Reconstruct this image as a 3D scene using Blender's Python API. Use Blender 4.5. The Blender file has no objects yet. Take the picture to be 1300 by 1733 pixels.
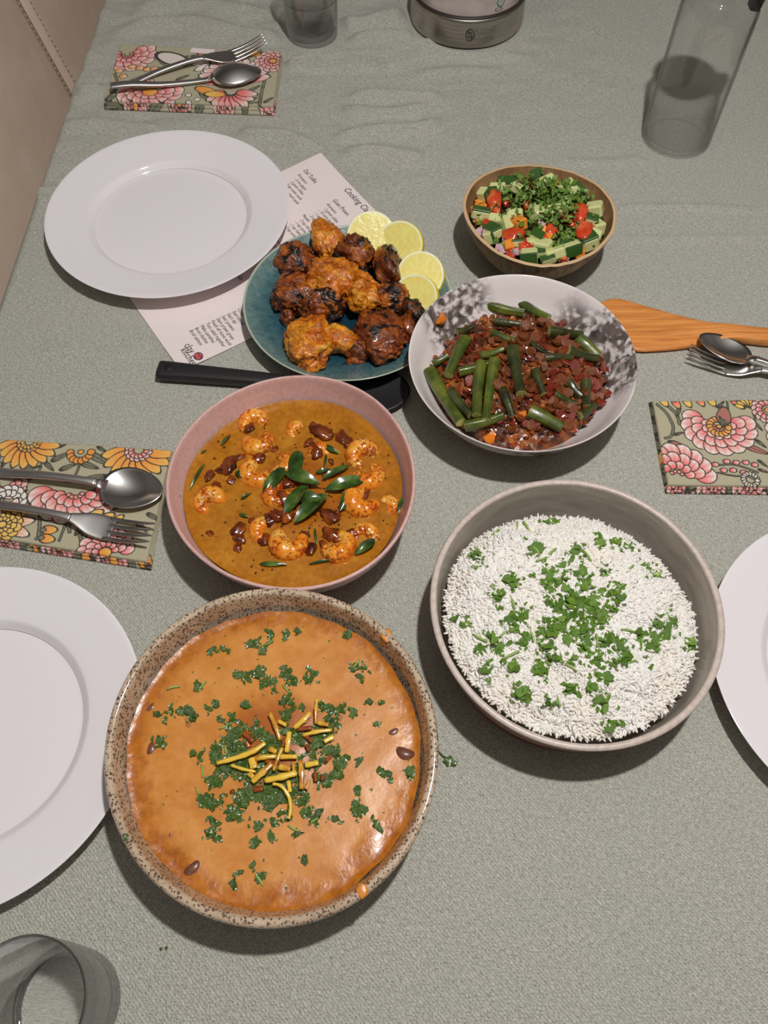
import bpy, bmesh, math, random
import numpy as np
from mathutils import Vector, Matrix, Euler, noise

scene = bpy.context.scene
col = scene.collection
PI = math.pi
R = math.radians
TZ = 0.75            # height of the cloth surface above the floor
CAM_H = 0.66         # camera above the cloth
PITCH, ROLL, FPX = R(60.4), R(-0.5), 1390.0

# ------------------------------------------------------------------ camera
cam_d = bpy.data.cameras.new('camera')
cam = bpy.data.objects.new('camera', cam_d)
col.objects.link(cam)
scene.camera = cam
cam_d.sensor_fit = 'VERTICAL'
cam_d.sensor_height = 36.0
cam_d.lens = 36.0 * FPX / 1733.0
cam_d.clip_start = 0.02
_fw = Vector((0, math.cos(PITCH), -math.sin(PITCH)))
_r = Vector((1, 0, 0))
_u = _r.cross(_fw)
CR = _r * math.cos(ROLL) + _u * math.sin(ROLL)
CU = -_r * math.sin(ROLL) + _u * math.cos(ROLL)
m3 = Matrix((CR, CU, -_fw)).transposed()
cam.matrix_world = Matrix.Translation((0, 0, TZ + CAM_H)) @ m3.to_4x4()

# ------------------------------------------------------------------ world, light, exposure
world = bpy.data.worlds.new('room_ambient')
scene.world = world
world.use_nodes = True
world.node_tree.nodes['Background'].inputs[0].default_value = (1.0, 0.95, 0.90, 1)
world.node_tree.nodes['Background'].inputs[1].default_value = 0.03
LAMP = (0.185, 0.279, 1.265)      # pendant bulb above the cloth
ld = bpy.data.lights.new('pendant_light', 'POINT')
ld.energy = 44.0
ld.shadow_soft_size = 0.022
ld.color = (1.0, 0.975, 0.955)
lo = bpy.data.objects.new('pendant_light', ld)
lo.location = (LAMP[0], LAMP[1], LAMP[2] + TZ)
col.objects.link(lo)
scene.view_settings.view_transform = 'Standard'
scene.view_settings.look = 'None'
scene.view_settings.gamma = 1.0
scene.view_settings.use_curve_mapping = False
scene.view_settings.exposure = 0.0
scene.cycles.diffuse_bounces = 5
scene.cycles.max_bounces = 10

# ------------------------------------------------------------------ helpers
def P(x, y, z=0.0):
    """table point (x, y) at height z above the cloth seen at photo pixel (x, y)"""
    d = _fw * FPX + CR * (x - 650) - CU * (y - 866.5)
    k = (CAM_H - z) / -d.z
    return Vector((d.x * k, d.y * k, z))

def lin(c):
    out = []
    for v in c[:3]:
        v = v / 255.0
        out.append(v / 12.92 if v <= 0.04045 else ((v + 0.055) / 1.055) ** 2.4)
    return out

def C(r, g, b, k=1.25):
    return tuple(min(0.9, v * k) for v in lin((r, g, b))) + (1.0,)

class B:
    """small node-material builder"""
    def __init__(self, name, color=(.5, .5, .5, 1), rough=.5, spec=.5, metal=0., coat=0., sss=0., coord='Object'):
        self.m = bpy.data.materials.new(name)
        self.m.use_nodes = True
        self.t = self.m.node_tree
        self.b = self.t.nodes['Principled BSDF']
        self.b.inputs['Base Color'].default_value = color
        self.b.inputs['Roughness'].default_value = rough
        self.b.inputs['Specular IOR Level'].default_value = spec
        self.b.inputs['Metallic'].default_value = metal
        self.b.inputs['Coat Weight'].default_value = coat
        self.b.inputs['Coat Roughness'].default_value = .08
        if sss:
            self.b.inputs['Subsurface Weight'].default_value = sss
            self.b.inputs['Subsurface Radius'].default_value = (.004, .003, .002)
            self.b.inputs['Subsurface Scale'].default_value = 1.0
        tc = self.t.nodes.new('ShaderNodeTexCoord')
        self.co = tc.outputs[coord]
    def n(self, typ, **kw):
        nd = self.t.nodes.new('ShaderNode' + typ)
        for k, v in kw.items():
            setattr(nd, k, v)
        return nd
    def put(self, sock, v):
        if hasattr(v, 'is_linked') or hasattr(v, 'links'):
            self.t.links.new(v, sock)
        else:
            sock.default_value = v
    def mapv(self, scale=(1, 1, 1), loc=(0, 0, 0), rot=(0, 0, 0), vec=None):
        nd = self.n('Mapping')
        self.put(nd.inputs[0], vec or self.co)
        nd.inputs['Scale'].default_value = scale
        nd.inputs['Location'].default_value = loc
        nd.inputs['Rotation'].default_value = rot
        return nd.outputs[0]
    def randv(self, amt=5.0):
        oi = self.n('ObjectInfo')
        cx = self.n('CombineXYZ')
        mm = self.math('MULTIPLY', oi.outputs['Random'], amt)
        for i in range(3):
            self.put(cx.inputs[i], mm)
        va = self.n('VectorMath', operation='ADD')
        self.put(va.inputs[0], self.co); self.put(va.inputs[1], cx.outputs[0])
        self.co = va.outputs[0]
        return oi.outputs['Random']
    def noise(self, scale, detail=3., rough=.5, dist=0., vec=None):
        nd = self.n('TexNoise')
        self.put(nd.inputs['Vector'], vec or self.co)
        nd.inputs['Scale'].default_value = scale
        nd.inputs['Detail'].default_value = detail
        nd.inputs['Roughness'].default_value = rough
        nd.inputs['Distortion'].default_value = dist
        return nd.outputs[0]
    def vor(self, scale, out='Distance', feature='F1', vec=None, rnd=1.):
        nd = self.n('TexVoronoi', feature=feature)
        self.put(nd.inputs['Vector'], vec or self.co)
        nd.inputs['Scale'].default_value = scale
        nd.inputs['Randomness'].default_value = rnd
        return nd.outputs[out]
    def math(self, op, a, b=0.0, clamp=False):
        nd = self.n('Math', operation=op, use_clamp=clamp)
        self.put(nd.inputs[0], a); self.put(nd.inputs[1], b)
        return nd.outputs[0]
    def step(self, v, lo, hi):
        nd = self.n('MapRange', interpolation_type='SMOOTHSTEP')
        self.put(nd.inputs[0], v)
        nd.inputs[1].default_value = lo; nd.inputs[2].default_value = hi
        return nd.outputs[0]
    def ramp(self, fac, stops):
        nd = self.n('ValToRGB')
        self.put(nd.inputs[0], fac)
        el = nd.color_ramp.elements
        while len(el) < len(stops):
            el.new(.5)
        for e, (p, c) in zip(el, stops):
            e.position = p; e.color = c
        return nd.outputs[0]
    def mix(self, fac, a, b, blend='MIX'):
        nd = self.n('Mix', data_type='RGBA', blend_type=blend)
        self.put(nd.inputs[0], fac)
        self.put(nd.inputs[6], a); self.put(nd.inputs[7], b)
        return nd.outputs[2]
    def dist(self, p):
        vd = self.n('VectorMath', operation='DISTANCE')
        self.put(vd.inputs[0], self.co); vd.inputs[1].default_value = p
        return vd.outputs['Value']
    def sep(self, i, vec=None):
        s = self.n('SeparateXYZ'); self.put(s.inputs[0], vec or self.co)
        return s.outputs[i]
    def attr(self, name):
        a = self.n('Attribute', attribute_name=name)
        return a.outputs['Color']
    def bump(self, h, strength=.3, dist=.002):
        nd = self.n('Bump')
        nd.inputs['Strength'].default_value = strength
        nd.inputs['Distance'].default_value = dist
        self.put(nd.inputs['Height'], h)
        self.t.links.new(nd.outputs[0], self.b.inputs['Normal'])
        return self
    def set(self, k, v):
        self.put(self.b.inputs[k], v)
        return self

class MB:
    """mesh collector"""
    def __init__(self):
        self.v, self.f, self.mi, self.nv = [], [], [], 0
    def add(self, vf, mat=None, mi=0):
        v, f = vf
        if mat is not None:
            v = [mat @ Vector(p) for p in v]
        self.v.extend([tuple(p) for p in v])
        o = self.nv
        self.f.extend([tuple(i + o for i in q) for q in f])
        self.mi.extend([mi] * len(f))
        self.nv += len(v)
        return self
    def vf(self):
        return self.v, self.f

def mesh(name, vf, mats, smooth=True, mi=None):
    me = bpy.data.meshes.new(name)
    v, f = vf
    me.from_pydata([tuple(p) for p in v], [], [tuple(q) for q in f])
    if not isinstance(mats, (list, tuple)):
        mats = [mats]
    for m in mats:
        me.materials.append(m.m if isinstance(m, B) else m)
    if smooth:
        me.polygons.foreach_set('use_smooth', [True] * len(me.polygons))
    if mi is not None:
        me.polygons.foreach_set('material_index', list(mi))
    me.update()
    return me

def tag(o, label=None, cat=None, group=None, kind=None):
    if label: o['label'] = label
    if cat: o['category'] = cat
    if group: o['group'] = group
    if kind: o['kind'] = kind
    return o

def obj(name, me, parent=None, mat=None, label=None, cat=None, group=None, kind=None):
    """link a mesh; top-level matrices are in table space (z = 0 on the cloth)"""
    o = bpy.data.objects.new(name, me)
    col.objects.link(o)
    if parent is not None:
        o.parent = parent
        if mat is not None: o.matrix_local = mat
    else:
        o.matrix_world = Matrix.Translation((0, 0, TZ)) @ (mat or Matrix())
    return tag(o, label, cat, group, kind)

def root(name, mat, label, cat, group=None, kind=None):
    o = bpy.data.objects.new(name, None)
    o.empty_display_size = .02
    col.objects.link(o)
    o.matrix_world = Matrix.Translation((0, 0, TZ)) @ mat
    return tag(o, label, cat, group, kind)

T = Matrix.Translation
def RZ(a): return Matrix.Rotation(a, 4, 'Z')
def RX(a): return Matrix.Rotation(a, 4, 'X')
def RY(a): return Matrix.Rotation(a, 4, 'Y')
def S3(x, y=None, z=None):
    y = x if y is None else y; z = x if z is None else z
    return Matrix.Diagonal((x, y, z, 1))

def lathe(prof, seg=96, f=None):
    v, fc, ring = [], [], []
    for i, (r, z) in enumerate(prof):
        if r < 1e-6:
            ring.append([len(v)]); v.append((0, 0, z)); continue
        ids = []
        for k in range(seg):
            a = 2 * PI * k / seg
            rr, zz = (r, z) if f is None else f(a, r, z)
            ids.append(len(v)); v.append((rr * math.cos(a), rr * math.sin(a), zz))
        ring.append(ids)
    for a, b in zip(ring, ring[1:]):
        if len(a) == 1 and len(b) == 1: continue
        for k in range(seg):
            k2 = (k + 1) % seg
            if len(a) == 1: fc.append((a[0], b[k2], b[k]))
            elif len(b) == 1: fc.append((a[k], a[k2], b[0]))
            else: fc.append((a[k], a[k2], b[k2], b[k]))
    return v, fc

def spline(pts, n=6):
    """catmull-rom through 2D/3D tuples"""
    pts = [Vector(p) for p in pts]
    out = []
    for i in range(len(pts) - 1):
        p0 = pts[max(i - 1, 0)]; p1 = pts[i]; p2 = pts[i + 1]; p3 = pts[min(i + 2, len(pts) - 1)]
        for k in range(n):
            t = k / n
            out.append(.5 * ((2 * p1) + (p2 - p0) * t + (2 * p0 - 5 * p1 + 4 * p2 - p3) * t * t + (3 * p1 - p0 - 3 * p2 + p3) * t ** 3))
    out.append(pts[-1])
    return [tuple(p) for p in out]

def loft(st, n=12, power=2.6, caps=True):
    """stations (x, y, z, half width, half thickness) along x"""
    v, f = [], []
    for (x, y, z, hw, ht) in st:
        for k in range(n):
            a = 2 * PI * k / n
            c, s = math.cos(a), math.sin(a)
            v.append((x, y + hw * math.copysign(abs(c) ** (2 / power), c), z + ht * math.copysign(abs(s) ** (2 / power), s)))
    for i in range(len(st) - 1):
        for k in range(n):
            k2 = (k + 1) % n
            f.append((i * n + k, i * n + k2, (i + 1) * n + k2, (i + 1) * n + k))
    if caps:
        f.append(tuple(range(n - 1, -1, -1)))
        f.append(tuple((len(st) - 1) * n + k for k in range(n)))
    return v, f

def tube(path, rad, n=8, caps=True):
    """tube along 3D points with radius list or number"""
    path = [Vector(p) for p in path]
    v, f = [], []
    m = len(path)
    up = Vector((0, 0, 1))
    for i, p in enumerate(path):
        d = (path[min(i + 1, m - 1)] - path[max(i - 1, 0)]).normalized()
        a = up if abs(d.dot(up)) < .95 else Vector((1, 0, 0))
        s = d.cross(a).normalized(); t = s.cross(d)
        r = rad[i] if isinstance(rad, (list, tuple)) else rad
        for k in range(n):
            q = 2 * PI * k / n
            v.append(tuple(p + (s * math.cos(q) + t * math.sin(q)) * r))
    for i in range(m - 1):
        for k in range(n):
            k2 = (k + 1) % n
            f.append((i * n + k, i * n + k2, (i + 1) * n + k2, (i + 1) * n + k))
    if caps:
        f.append(tuple(range(n - 1, -1, -1)))
        f.append(tuple((m - 1) * n + k for k in range(n)))
    return v, f

def bevel_box(x, y, z, b=.15, seg=1):
    bm = bmesh.new()
    bmesh.ops.create_cube(bm, size=1)
    for q in bm.verts:
        q.co.x *= x; q.co.y *= y; q.co.z *= z
    bmesh.ops.bevel(bm, geom=list(bm.edges), offset=b * min(x, y, z), segments=seg, affect='EDGES', profile=.5)
    bm.verts.ensure_lookup_table()
    v = [tuple(q.co) for q in bm.verts]
    f = [[w.index for w in q.verts] for q in bm.faces]
    bm.free()
    return v, f

def ico(sub=3):
    bm = bmesh.new()
    bmesh.ops.create_icosphere(bm, subdivisions=sub, radius=1)
    v = [tuple(q.co) for q in bm.verts]
    f = [[w.index for w in q.verts] for q in bm.faces]
    bm.free()
    return v, f

def blob(a, b, c, amp=.18, fr=1.6, seed=0, sub=4, fine=.05, rough_=0.):
    v, f = ico(sub)
    o = Vector((seed * 3.7, seed * 1.3, seed * 7.1))
    out = []
    for p in v:
        q = Vector(p)
        d = noise.noise(q * fr + o) * amp * 1.6 + noise.noise(q * fr * 2.6 + o) * amp * .7 + noise.noise(q * fr * 7 + o) * fine + abs(noise.noise(q * fr * 3.4 - o)) * amp * .6
        q = q * (1 + d + rough_ * (abs(noise.noise(q * fr * 5 + o)) - .25))
        out.append((q.x * a, q.y * b, q.z * c))
    return out, f

def disc(rf, zf, rings=40, seg=120, pw=1.0):
    """filled surface: rf(angle) outer radius, zf(x, y, t) height"""
    v = [(0, 0, zf(0, 0, 0))]; f = []
    for i in range(1, rings + 1):
        t = (i / rings) ** pw
        for k in range(seg):
            a = 2 * PI * k / seg
            r = rf(a) * t
            x, y = r * math.cos(a), r * math.sin(a)
            v.append((x, y, zf(x, y, t)))
    for k in range(seg):
        f.append((0, 1 + k, 1 + (k + 1) % seg))
    for i in range(rings - 1):
        for k in range(seg):
            k2 = (k + 1) % seg
            a = 1 + i * seg; b = a + seg
            f.append((a + k, b + k, b + k2, a + k2))
    return v, f

def outline_radius(px_pts, z, c):
    """periodic radius function of a hand-made rim, from measured rim points"""
    pts = []
    for p in px_pts:
        w = P(p[0], p[1], z)
        pts.append((math.atan2(w.y - c[1], w.x - c[0]), math.hypot(w.x - c[0], w.y - c[1])))
    A, y = [], []
    for a, r in pts:
        A.append([1, math.cos(a), math.sin(a), math.cos(2 * a), math.sin(2 * a), math.cos(3 * a), math.sin(3 * a)])
        y.append(r)
    A = np.array(A); y = np.array(y)
    reg = np.diag([0, .02, .02, .02, .02, .2, .2])
    co = np.linalg.solve(A.T @ A + reg, A.T @ y)
    return lambda a: float(co @ np.array([1, math.cos(a), math.sin(a), math.cos(2 * a), math.sin(2 * a), math.cos(3 * a), math.sin(3 * a)]))

def fbm(x, y, s, seed=0.0):
    return noise.noise(Vector((x * s, y * s, seed))) + .5 * noise.noise(Vector((x * s * 2.1, y * s * 2.1, seed + 9)))

def text_vf(body, size, shear=0.0, extrude=0.0):
    cu = bpy.data.curves.new('txt', 'FONT')
    cu.body = body; cu.size = size; cu.shear = shear
    cu.resolution_u = 2; cu.extrude = extrude
    o = bpy.data.objects.new('txt', cu)
    col.objects.link(o)
    dg = bpy.context.evaluated_depsgraph_get()
    me = bpy.data.meshes.new_from_object(o.evaluated_get(dg))
    v = [tuple(p.co) for p in me.vertices]
    f = [tuple(p.vertices) for p in me.polygons]
    bpy.data.objects.remove(o); bpy.data.curves.remove(cu); bpy.data.meshes.remove(me)
    return v, f
# ================================================================== setting
mf = B('floor_wood', rough=.45)
g = mf.noise(6, 6, .6, vec=mf.mapv((1, 12, 1)))
mf.set('Base Color', mf.ramp(g, [(.3, C(95, 70, 50)), (.7, C(140, 108, 80))])).bump(g, .1, .001)
fl = mesh('floor', bevel_box(4.4, 5.2, .04, .02), mf, False)
o = obj('floor', fl, None, T((0, .6, -TZ - .02)), kind='structure')
o['label'] = 'brown wooden floor under the dining table'

mwl = B('wall_paint', rough=.9, spec=.2)
mwl.set('Base Color', mwl.ramp(mwl.noise(3, 4), [(.3, (.32, .30, .285, 1)), (.7, (.36, .34, .325, 1))])).bump(mwl.noise(120, 3), .1, .001)
mce = B('ceiling_paint', (.47, .46, .445, 1), .9, .2)
RZ0, RZ1 = -TZ, 1.90
for nm, dims, loc, lb in (('ceiling', (4.4, 5.2, .04), (0, .6, RZ1 + .02), 'plain pale ceiling'), ('wall_left', (.04, 5.2, RZ1 - RZ0), (-2.2, .6, (RZ0 + RZ1) / 2), 'plain beige wall on the left'), ('wall_right', (.04, 5.2, RZ1 - RZ0), (2.2, .6, (RZ0 + RZ1) / 2), 'plain beige wall on the right'), ('wall_back', (4.4, .04, RZ1 - RZ0), (0, 3.2, (RZ0 + RZ1) / 2), 'plain beige wall beyond the table'), ('wall_front', (4.4, .04, RZ1 - RZ0), (0, -2.0, (RZ0 + RZ1) / 2), 'plain beige wall behind the viewer')):
    q_ = obj(nm, mesh(nm, bevel_box(*dims, .02), mce if nm == 'ceiling' else mwl, False), None, T(loc), kind='structure')
    q_['label'] = lb

# pendant lamp (above the frame): the light of the place
mshade = B('lamp_shade_metal', C(60, 58, 55), .4)
mbulb = bpy.data.materials.new('bulb_glow'); mbulb.use_nodes = True
nt = mbulb.node_tree; nt.nodes.clear()
em = nt.nodes.new('ShaderNodeEmission'); em.inputs[1].default_value = 25; em.inputs[0].default_value = (1, .96, .9, 1)
ou = nt.nodes.new('ShaderNodeOutputMaterial'); nt.links.new(em.outputs[0], ou.inputs[0])
lr = root('pendant_lamp', T((LAMP[0], LAMP[1], LAMP[2] + .03)), 'bare bulb pendant lamp hanging above the middle of the table', 'lamp')
obj('bulb', mesh('bulb', lathe(spline([(0, 0), (.016, .004), (.026, .02), (.024, .04), (.014, .06), (.012, .075)], 4), 32), mbulb), lr)
obj('socket', mesh('socket', lathe([(.013, .068), (.019, .07), (.02, .1), (.016, .115), (.004, .12), (0, .12)], 32), mshade), lr)
obj('cord', mesh('cord', tube([(0, 0, .115), (0, 0, RZ1 - LAMP[2] - .03)], .003), mshade), lr)
obj('ceiling_rose', mesh('ceiling_rose', lathe([(.05, RZ1 - LAMP[2] - .031), (.048, RZ1 - LAMP[2] - .045), (.01, RZ1 - LAMP[2] - .055), (0, RZ1 - LAMP[2] - .055)], 32), mshade), lr)

# ---- table and cloth
EDGE_A = -.0317
def table_mat(): return T((-.418, .6, 0)) @ RZ(EDGE_A)     # local x from the left table edge, y along it
TW, TY0, TY1 = 1.0, -.86, 1.25
mw = B('table_wood', rough=.4)
g = mw.noise(8, 5, .6, vec=mw.mapv((14, 1, 1)))
mw.set('Base Color', mw.ramp(g, [(.3, C(90, 62, 42)), (.7, C(130, 95, 66))]))
tr = root('dining_table', table_mat() @ T((TW / 2, (TY0 + TY1) / 2, -TZ)), 'long wooden dining table under the sage green cloth', 'table')
obj('tabletop', mesh('tabletop', bevel_box(TW - .012, TY1 - TY0 - .012, .03, .2), mw, False), tr, T((0, 0, TZ - .022)))
lg = mesh('leg', bevel_box(.07, .07, TZ - .037, .1), mw, False)
for sx in (-1, 1):
    for sy in (-1, 1):
        obj('leg', lg, tr, T((sx * (TW / 2 - .09), sy * ((TY1 - TY0) / 2 - .09), (TZ - .037) / 2)))

mc = B('sage_linen', rough=.95, spec=.15)
w1 = mc.noise(820, 2, .6, vec=mc.mapv((1, .3, 1)))
w2 = mc.noise(820, 2, .6, vec=mc.mapv((.3, 1, 1)))
tw = mc.n('TexWave', wave_type='BANDS', bands_direction='DIAGONAL')
mc.put(tw.inputs['Vector'], mc.co); tw.inputs['Scale'].default_value = 190; tw.inputs['Distortion'].default_value = 6; tw.inputs['Detail'].default_value = 2; tw.inputs['Detail Scale'].default_value = 2.5
wv = mc.math('ADD', mc.math('ADD', w1, w2), mc.math('MULTIPLY', tw.outputs['Fac'], .35))
big = mc.noise(9, 4, .6)
cc = mc.ramp(mc.math('MULTIPLY', wv, .5), [(.34, C(134, 133, 123, 1.30)), (.82, C(198, 197, 186, 1.30))])
cc = mc.mix(mc.step(big, .35, .7), cc, mc.mix(.10, cc, C(152, 160, 150)))
mc.set('Base Color', cc).bump(wv, .9, .0014)
mc.b.inputs['Sheen Weight'].default_value = .1

RIDGES = [  # (photo-measured points along a crease, height, half width, asymmetry)
    ([(400, 108), (490, 112), (620, 108), (655, 110), (690, 98), (717, 87), (800, 92), (900, 100)], .0062, .011),
    ([(586, 165), (671, 163), (755, 169)], .0030, .012),
    ([(575, 190), (655, 194), (730, 182)], .0028, .012),
    ([(560, 236), (640, 221), (709, 219), (746, 206)], .0030, .012),
    ([(560, 275), (625, 256), (690, 266), (720, 272)], .0028, .014),
    ([(400, 226), (440, 231), (486, 235), (560, 262)], .0030, .012),
    ([(100, 212), (185, 214), (290, 226)], .0030, .013),
    ([(60, 330), (110, 326)], .0030, .012),
    ([(130, 160), (190, 150)], .0030, .012),
    ([(560, 50), (640, 38), (700, 25)], .0040, .02),
    ([(590, 75), (650, 62), (710, 62)], .0035, .014),
    ([(180, 60), (300, 40), (420, 60), (480, 70)], .0035, .016),
    ([(220, 20), (330, 8), (450, 24)], .0030, .016),
    ([(700, 130), (780, 120), (860, 124)], .0018, .012),
    ([(1040, 352), (1140, 350), (1300, 356)], .0011, .006),
    ([(1050, 405), (1300, 402)], .0009, .006),
    ([(940, 272), (1020, 275), (1100, 268)], .0010, .008),
    ([(60, 590), (200, 600), (260, 570)], .0010, .012),
    ([(480, 300), (560, 300), (660, 330)], .0018, .014),
]
ti = table_mat().inverted()
RW = []
for pts, h, w in RIDGES:
    q = [P(a, b, 0) for a, b in pts]
    q = [ti @ Vector((p.x, p.y, 0)) for p in q]
    RW.append((np.array(spline([(p.x, p.y) for p in q], 6)), h, w))
def cloth_h(X, Y):
    """X, Y arrays in table space -> height of the creases"""
    Hh = np.zeros_like(X)
    for pts, h, w in RW:
        best = np.full(X.shape, 1e9); tt = np.zeros_like(X)
        n = len(pts) - 1
        for i in range(n):
            a, b = pts[i], pts[i + 1]
            d = b - a; L = max(1e-9, d @ d)
            t = np.clip(((X - a[0]) * d[0] + (Y - a[1]) * d[1]) / L, 0, 1)
            dd = np.hypot(X - a[0] - t * d[0], Y - a[1] - t * d[1])
            k = dd < best
            best = np.where(k, dd, best); tt = np.where(k, (i + t) / n, tt)
        fade = np.clip(np.sin(np.clip(tt, .02, .98) * np.pi) * 1.8, 0, 1)
        Hh = np.maximum(Hh, 3.0 * h * np.exp(-(best / (w * .8)) ** 2) * fade)
    return Hh
NX, NY = 330, 620
xs = np.concatenate([np.linspace(0, TW, NX)])
ys = np.linspace(TY0, TY1, NY)
X, Y = np.meshgrid(xs, ys)
Z = cloth_h(X, Y)
wr = np.zeros_like(X)
for j in range(NY):
    yy = ys[j]
    amp = min(1, max(0, (yy - .12) / .3))
    if amp <= 0: continue
    for i in range(NX):
        s = max(0, min(1, 1.35 - xs[i] / .62))
        if s > 0:
            wr[j, i] = .0046 * amp * s * fbm(xs[i] * 1.0, yy * 2.3, 15, 3.3)
Z = Z + np.maximum(wr, -.003)
# the cloth lies flat under whatever stands on it
def flat(d, w=.018): return np.clip(d / w, 0, 1) ** 1.5
K_ = np.ones_like(X)
def disc_flat(cx, cy, r):
    q = ti @ Vector((cx, cy, 0)); return flat(np.hypot(X - q.x, Y - q.y) - r)
for cx, cy, r in ((-.2405, .7575, .085), (-.3275, .1725, .085), (-.0357, .6149, .068), (.1308, .5055, .06), (-.0778, .3739, .075), (-.0818, .15, .085), (.1493, .2537, .1), (.1663, .7014, .035), (-.0925, 1.1335, .034), (.3665, .9065, .042), (.1218, 1.1713, .079)):
    K_ = np.minimum(K_, disc_flat(cx, cy, r))
def quad_flat(pts, w=.018):
    q = [ti @ Vector((p[0], p[1], 0)) for p in pts]
    dm = np.full(X.shape, -1e9)
    for a, b in zip(q, q[1:] + q[:1]):
        e = (b - a).normalized()
        dm = np.maximum(dm, (X - a.x) * e.y - (Y - a.y) * e.x)
    return flat(dm, w)
_u2 = Vector((.55, -.835, 0)).normalized(); _v2 = Vector((_u2.y, -_u2.x, 0)); _a2 = Vector((-.0735, .8795, 0))
K_ = np.minimum(K_, quad_flat([_a2, _a2 + _v2 * .297, _a2 + _v2 * .297 + _u2 * .21, _a2 + _u2 * .21], .03))
for cs in ([(207, 80), (180, 178), (460, 188), (473, 93)], [(-150, 735), (-150, 905), (246, 962), (286, 764)]):
    K_ = np.minimum(K_, quad_flat([P(a, b, .004) for a, b in cs]))
Z = Z * K_
edge = np.minimum(np.minimum(X, TW - X), np.minimum(Y - TY0, TY1 - Y))
Z = Z - .006 * np.exp(-(edge / .004) ** 2)
verts = np.stack([X, Y, Z], -1).reshape(-1, 3).tolist()
faces = [(j * NX + i, j * NX + i + 1, (j + 1) * NX + i + 1, (j + 1) * NX + i) for j in range(NY - 1) for i in range(NX - 1)]
loop = [j * NX for j in range(NY - 1, -1, -1)] + [i for i in range(1, NX)] + [j * NX + NX - 1 for j in range(1, NY)] + [(NY - 1) * NX + i for i in range(NX - 2, 0, -1)]
prev = loop
for k in range(1, 13):
    cur = []
    dz = .006 + .018 * k
    for q, vi in enumerate(loop):
        x, y, z = verts[vi]
        ox = (-1 if x < 1e-6 else 1 if x > TW - 1e-6 else 0); oy = (-1 if y < TY0 + 1e-6 else 1 if y > TY1 - 1e-6 else 0)
        out = .003 + .0045 * k / 12 * (1 + 2.0 * math.sin(q * .11) + 1.2 * math.sin(q * .047 + 1))
        cur.append(len(verts)); verts.append((x + ox * out, y + oy * out, -dz))
    for q in range(len(loop)):
        q2 = (q + 1) % len(loop)
        faces.append((prev[q], cur[q], cur[q2], prev[q2]))
    prev = cur
obj('tablecloth', mesh('tablecloth', (verts, faces), mc), None, table_mat(), 'rumpled sage green linen tablecloth covering the whole table', 'tablecloth')

# ---- two leather chairs along the left edge
ml = B('taupe_leather', rough=.42, spec=.4)
g = ml.noise(14, 4, .6)
ml.set('Base Color', ml.ramp(g, [(.3, C(196, 174, 160, 1.5)), (.7, C(210, 190, 174, 1.5))])).bump(ml.math('ADD', ml.vor(420), ml.math('MULTIPLY', g, 2)), .12, .0006)
mst = B('pale_thread', C(205, 190, 170), .8)
mlw = B('dark_chair_wood', C(52, 40, 34), .45)
def cushion(x, y, z, puff, nx=24, ny=24):
    """upholstered pad x by y, thickness z, softly bulging (both faces along +-z)"""
    v, f = [], []
    for s in (1, -1):
        for j in range(ny + 1):
            for i in range(nx + 1):
                a, b = i / nx * 2 - 1, j / ny * 2 - 1
                e = (1 - abs(a) ** 6) * (1 - abs(b) ** 6)
                h = z * (.90 + .10 * max(0, e) ** .35) + puff * (1 - a * a) * (1 - b * b)
                v.append((a * x / 2, b * y / 2, s * h / 2))
    n = (nx + 1) * (ny + 1)
    for j in range(ny):
        for i in range(nx):
            a = j * (nx + 1) + i
            f.append((a, a + 1, a + nx + 2, a + nx + 1))
            f.append((n + a, n + a + nx + 1, n + a + nx + 2, n + a + 1))
    bd = [i for i in range(nx + 1)] + [(j + 1) * (nx + 1) - 1 for j in range(1, ny + 1)] + [ny * (nx + 1) + i for i in range(nx - 1, -1, -1)] + [j * (nx + 1) for j in range(ny - 1, 0, -1)]
    for q in range(len(bd)):
        a, b = bd[q], bd[(q + 1) % len(bd)]
        f.append((a, n + a, n + b, b))
    return v, f
def stitches(y, z0, z1, x):
    mb = MB()
    n = int((z1 - z0) / .009)
    for k in range(n):
        mb.add(tube([(x, y, z0 + k * .009), (x, y, z0 + k * .009 + .006)], .0007, 5))
    return mb.vf()
def chair(y0, y1, label):
    w = y1 - y0; yc = (y0 + y1) / 2
    r = root('dining_chair', T((-.36, yc, -TZ)) @ RZ(0), label, 'chair', 'taupe leather dining chairs')
    obj('seat', mesh('seat', cushion(.44, w - .02, .09, .012), ml), r, T((.05, 0, .44)))
    bk = obj('backrest', mesh('backrest', cushion(.62, w, .075, .014), ml), r, T((-.250, 0, .70)) @ RY(R(79.3)))
    for s in (-1, 1):
        obj('stitching', mesh('stitching', stitches(s * (w / 2 - .017), -.27, .27, .0), mst), bk, RY(R(-90)) @ T((.0395, 0, 0)))
        for dx in (-.2, .17):
            obj('leg', mesh('leg', tube([(dx, s * (w / 2 - .05), .41), (dx * 1.08, s * (w / 2 - .04), 0)], [.02, .013], 10), mlw), r)
    return r
chair(.79, 1.3545, 'taupe leather dining chair beside the far left plate')
chair(1.3595, 1.90, 'taupe leather dining chair further from the camera, beside the far left napkin')
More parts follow.
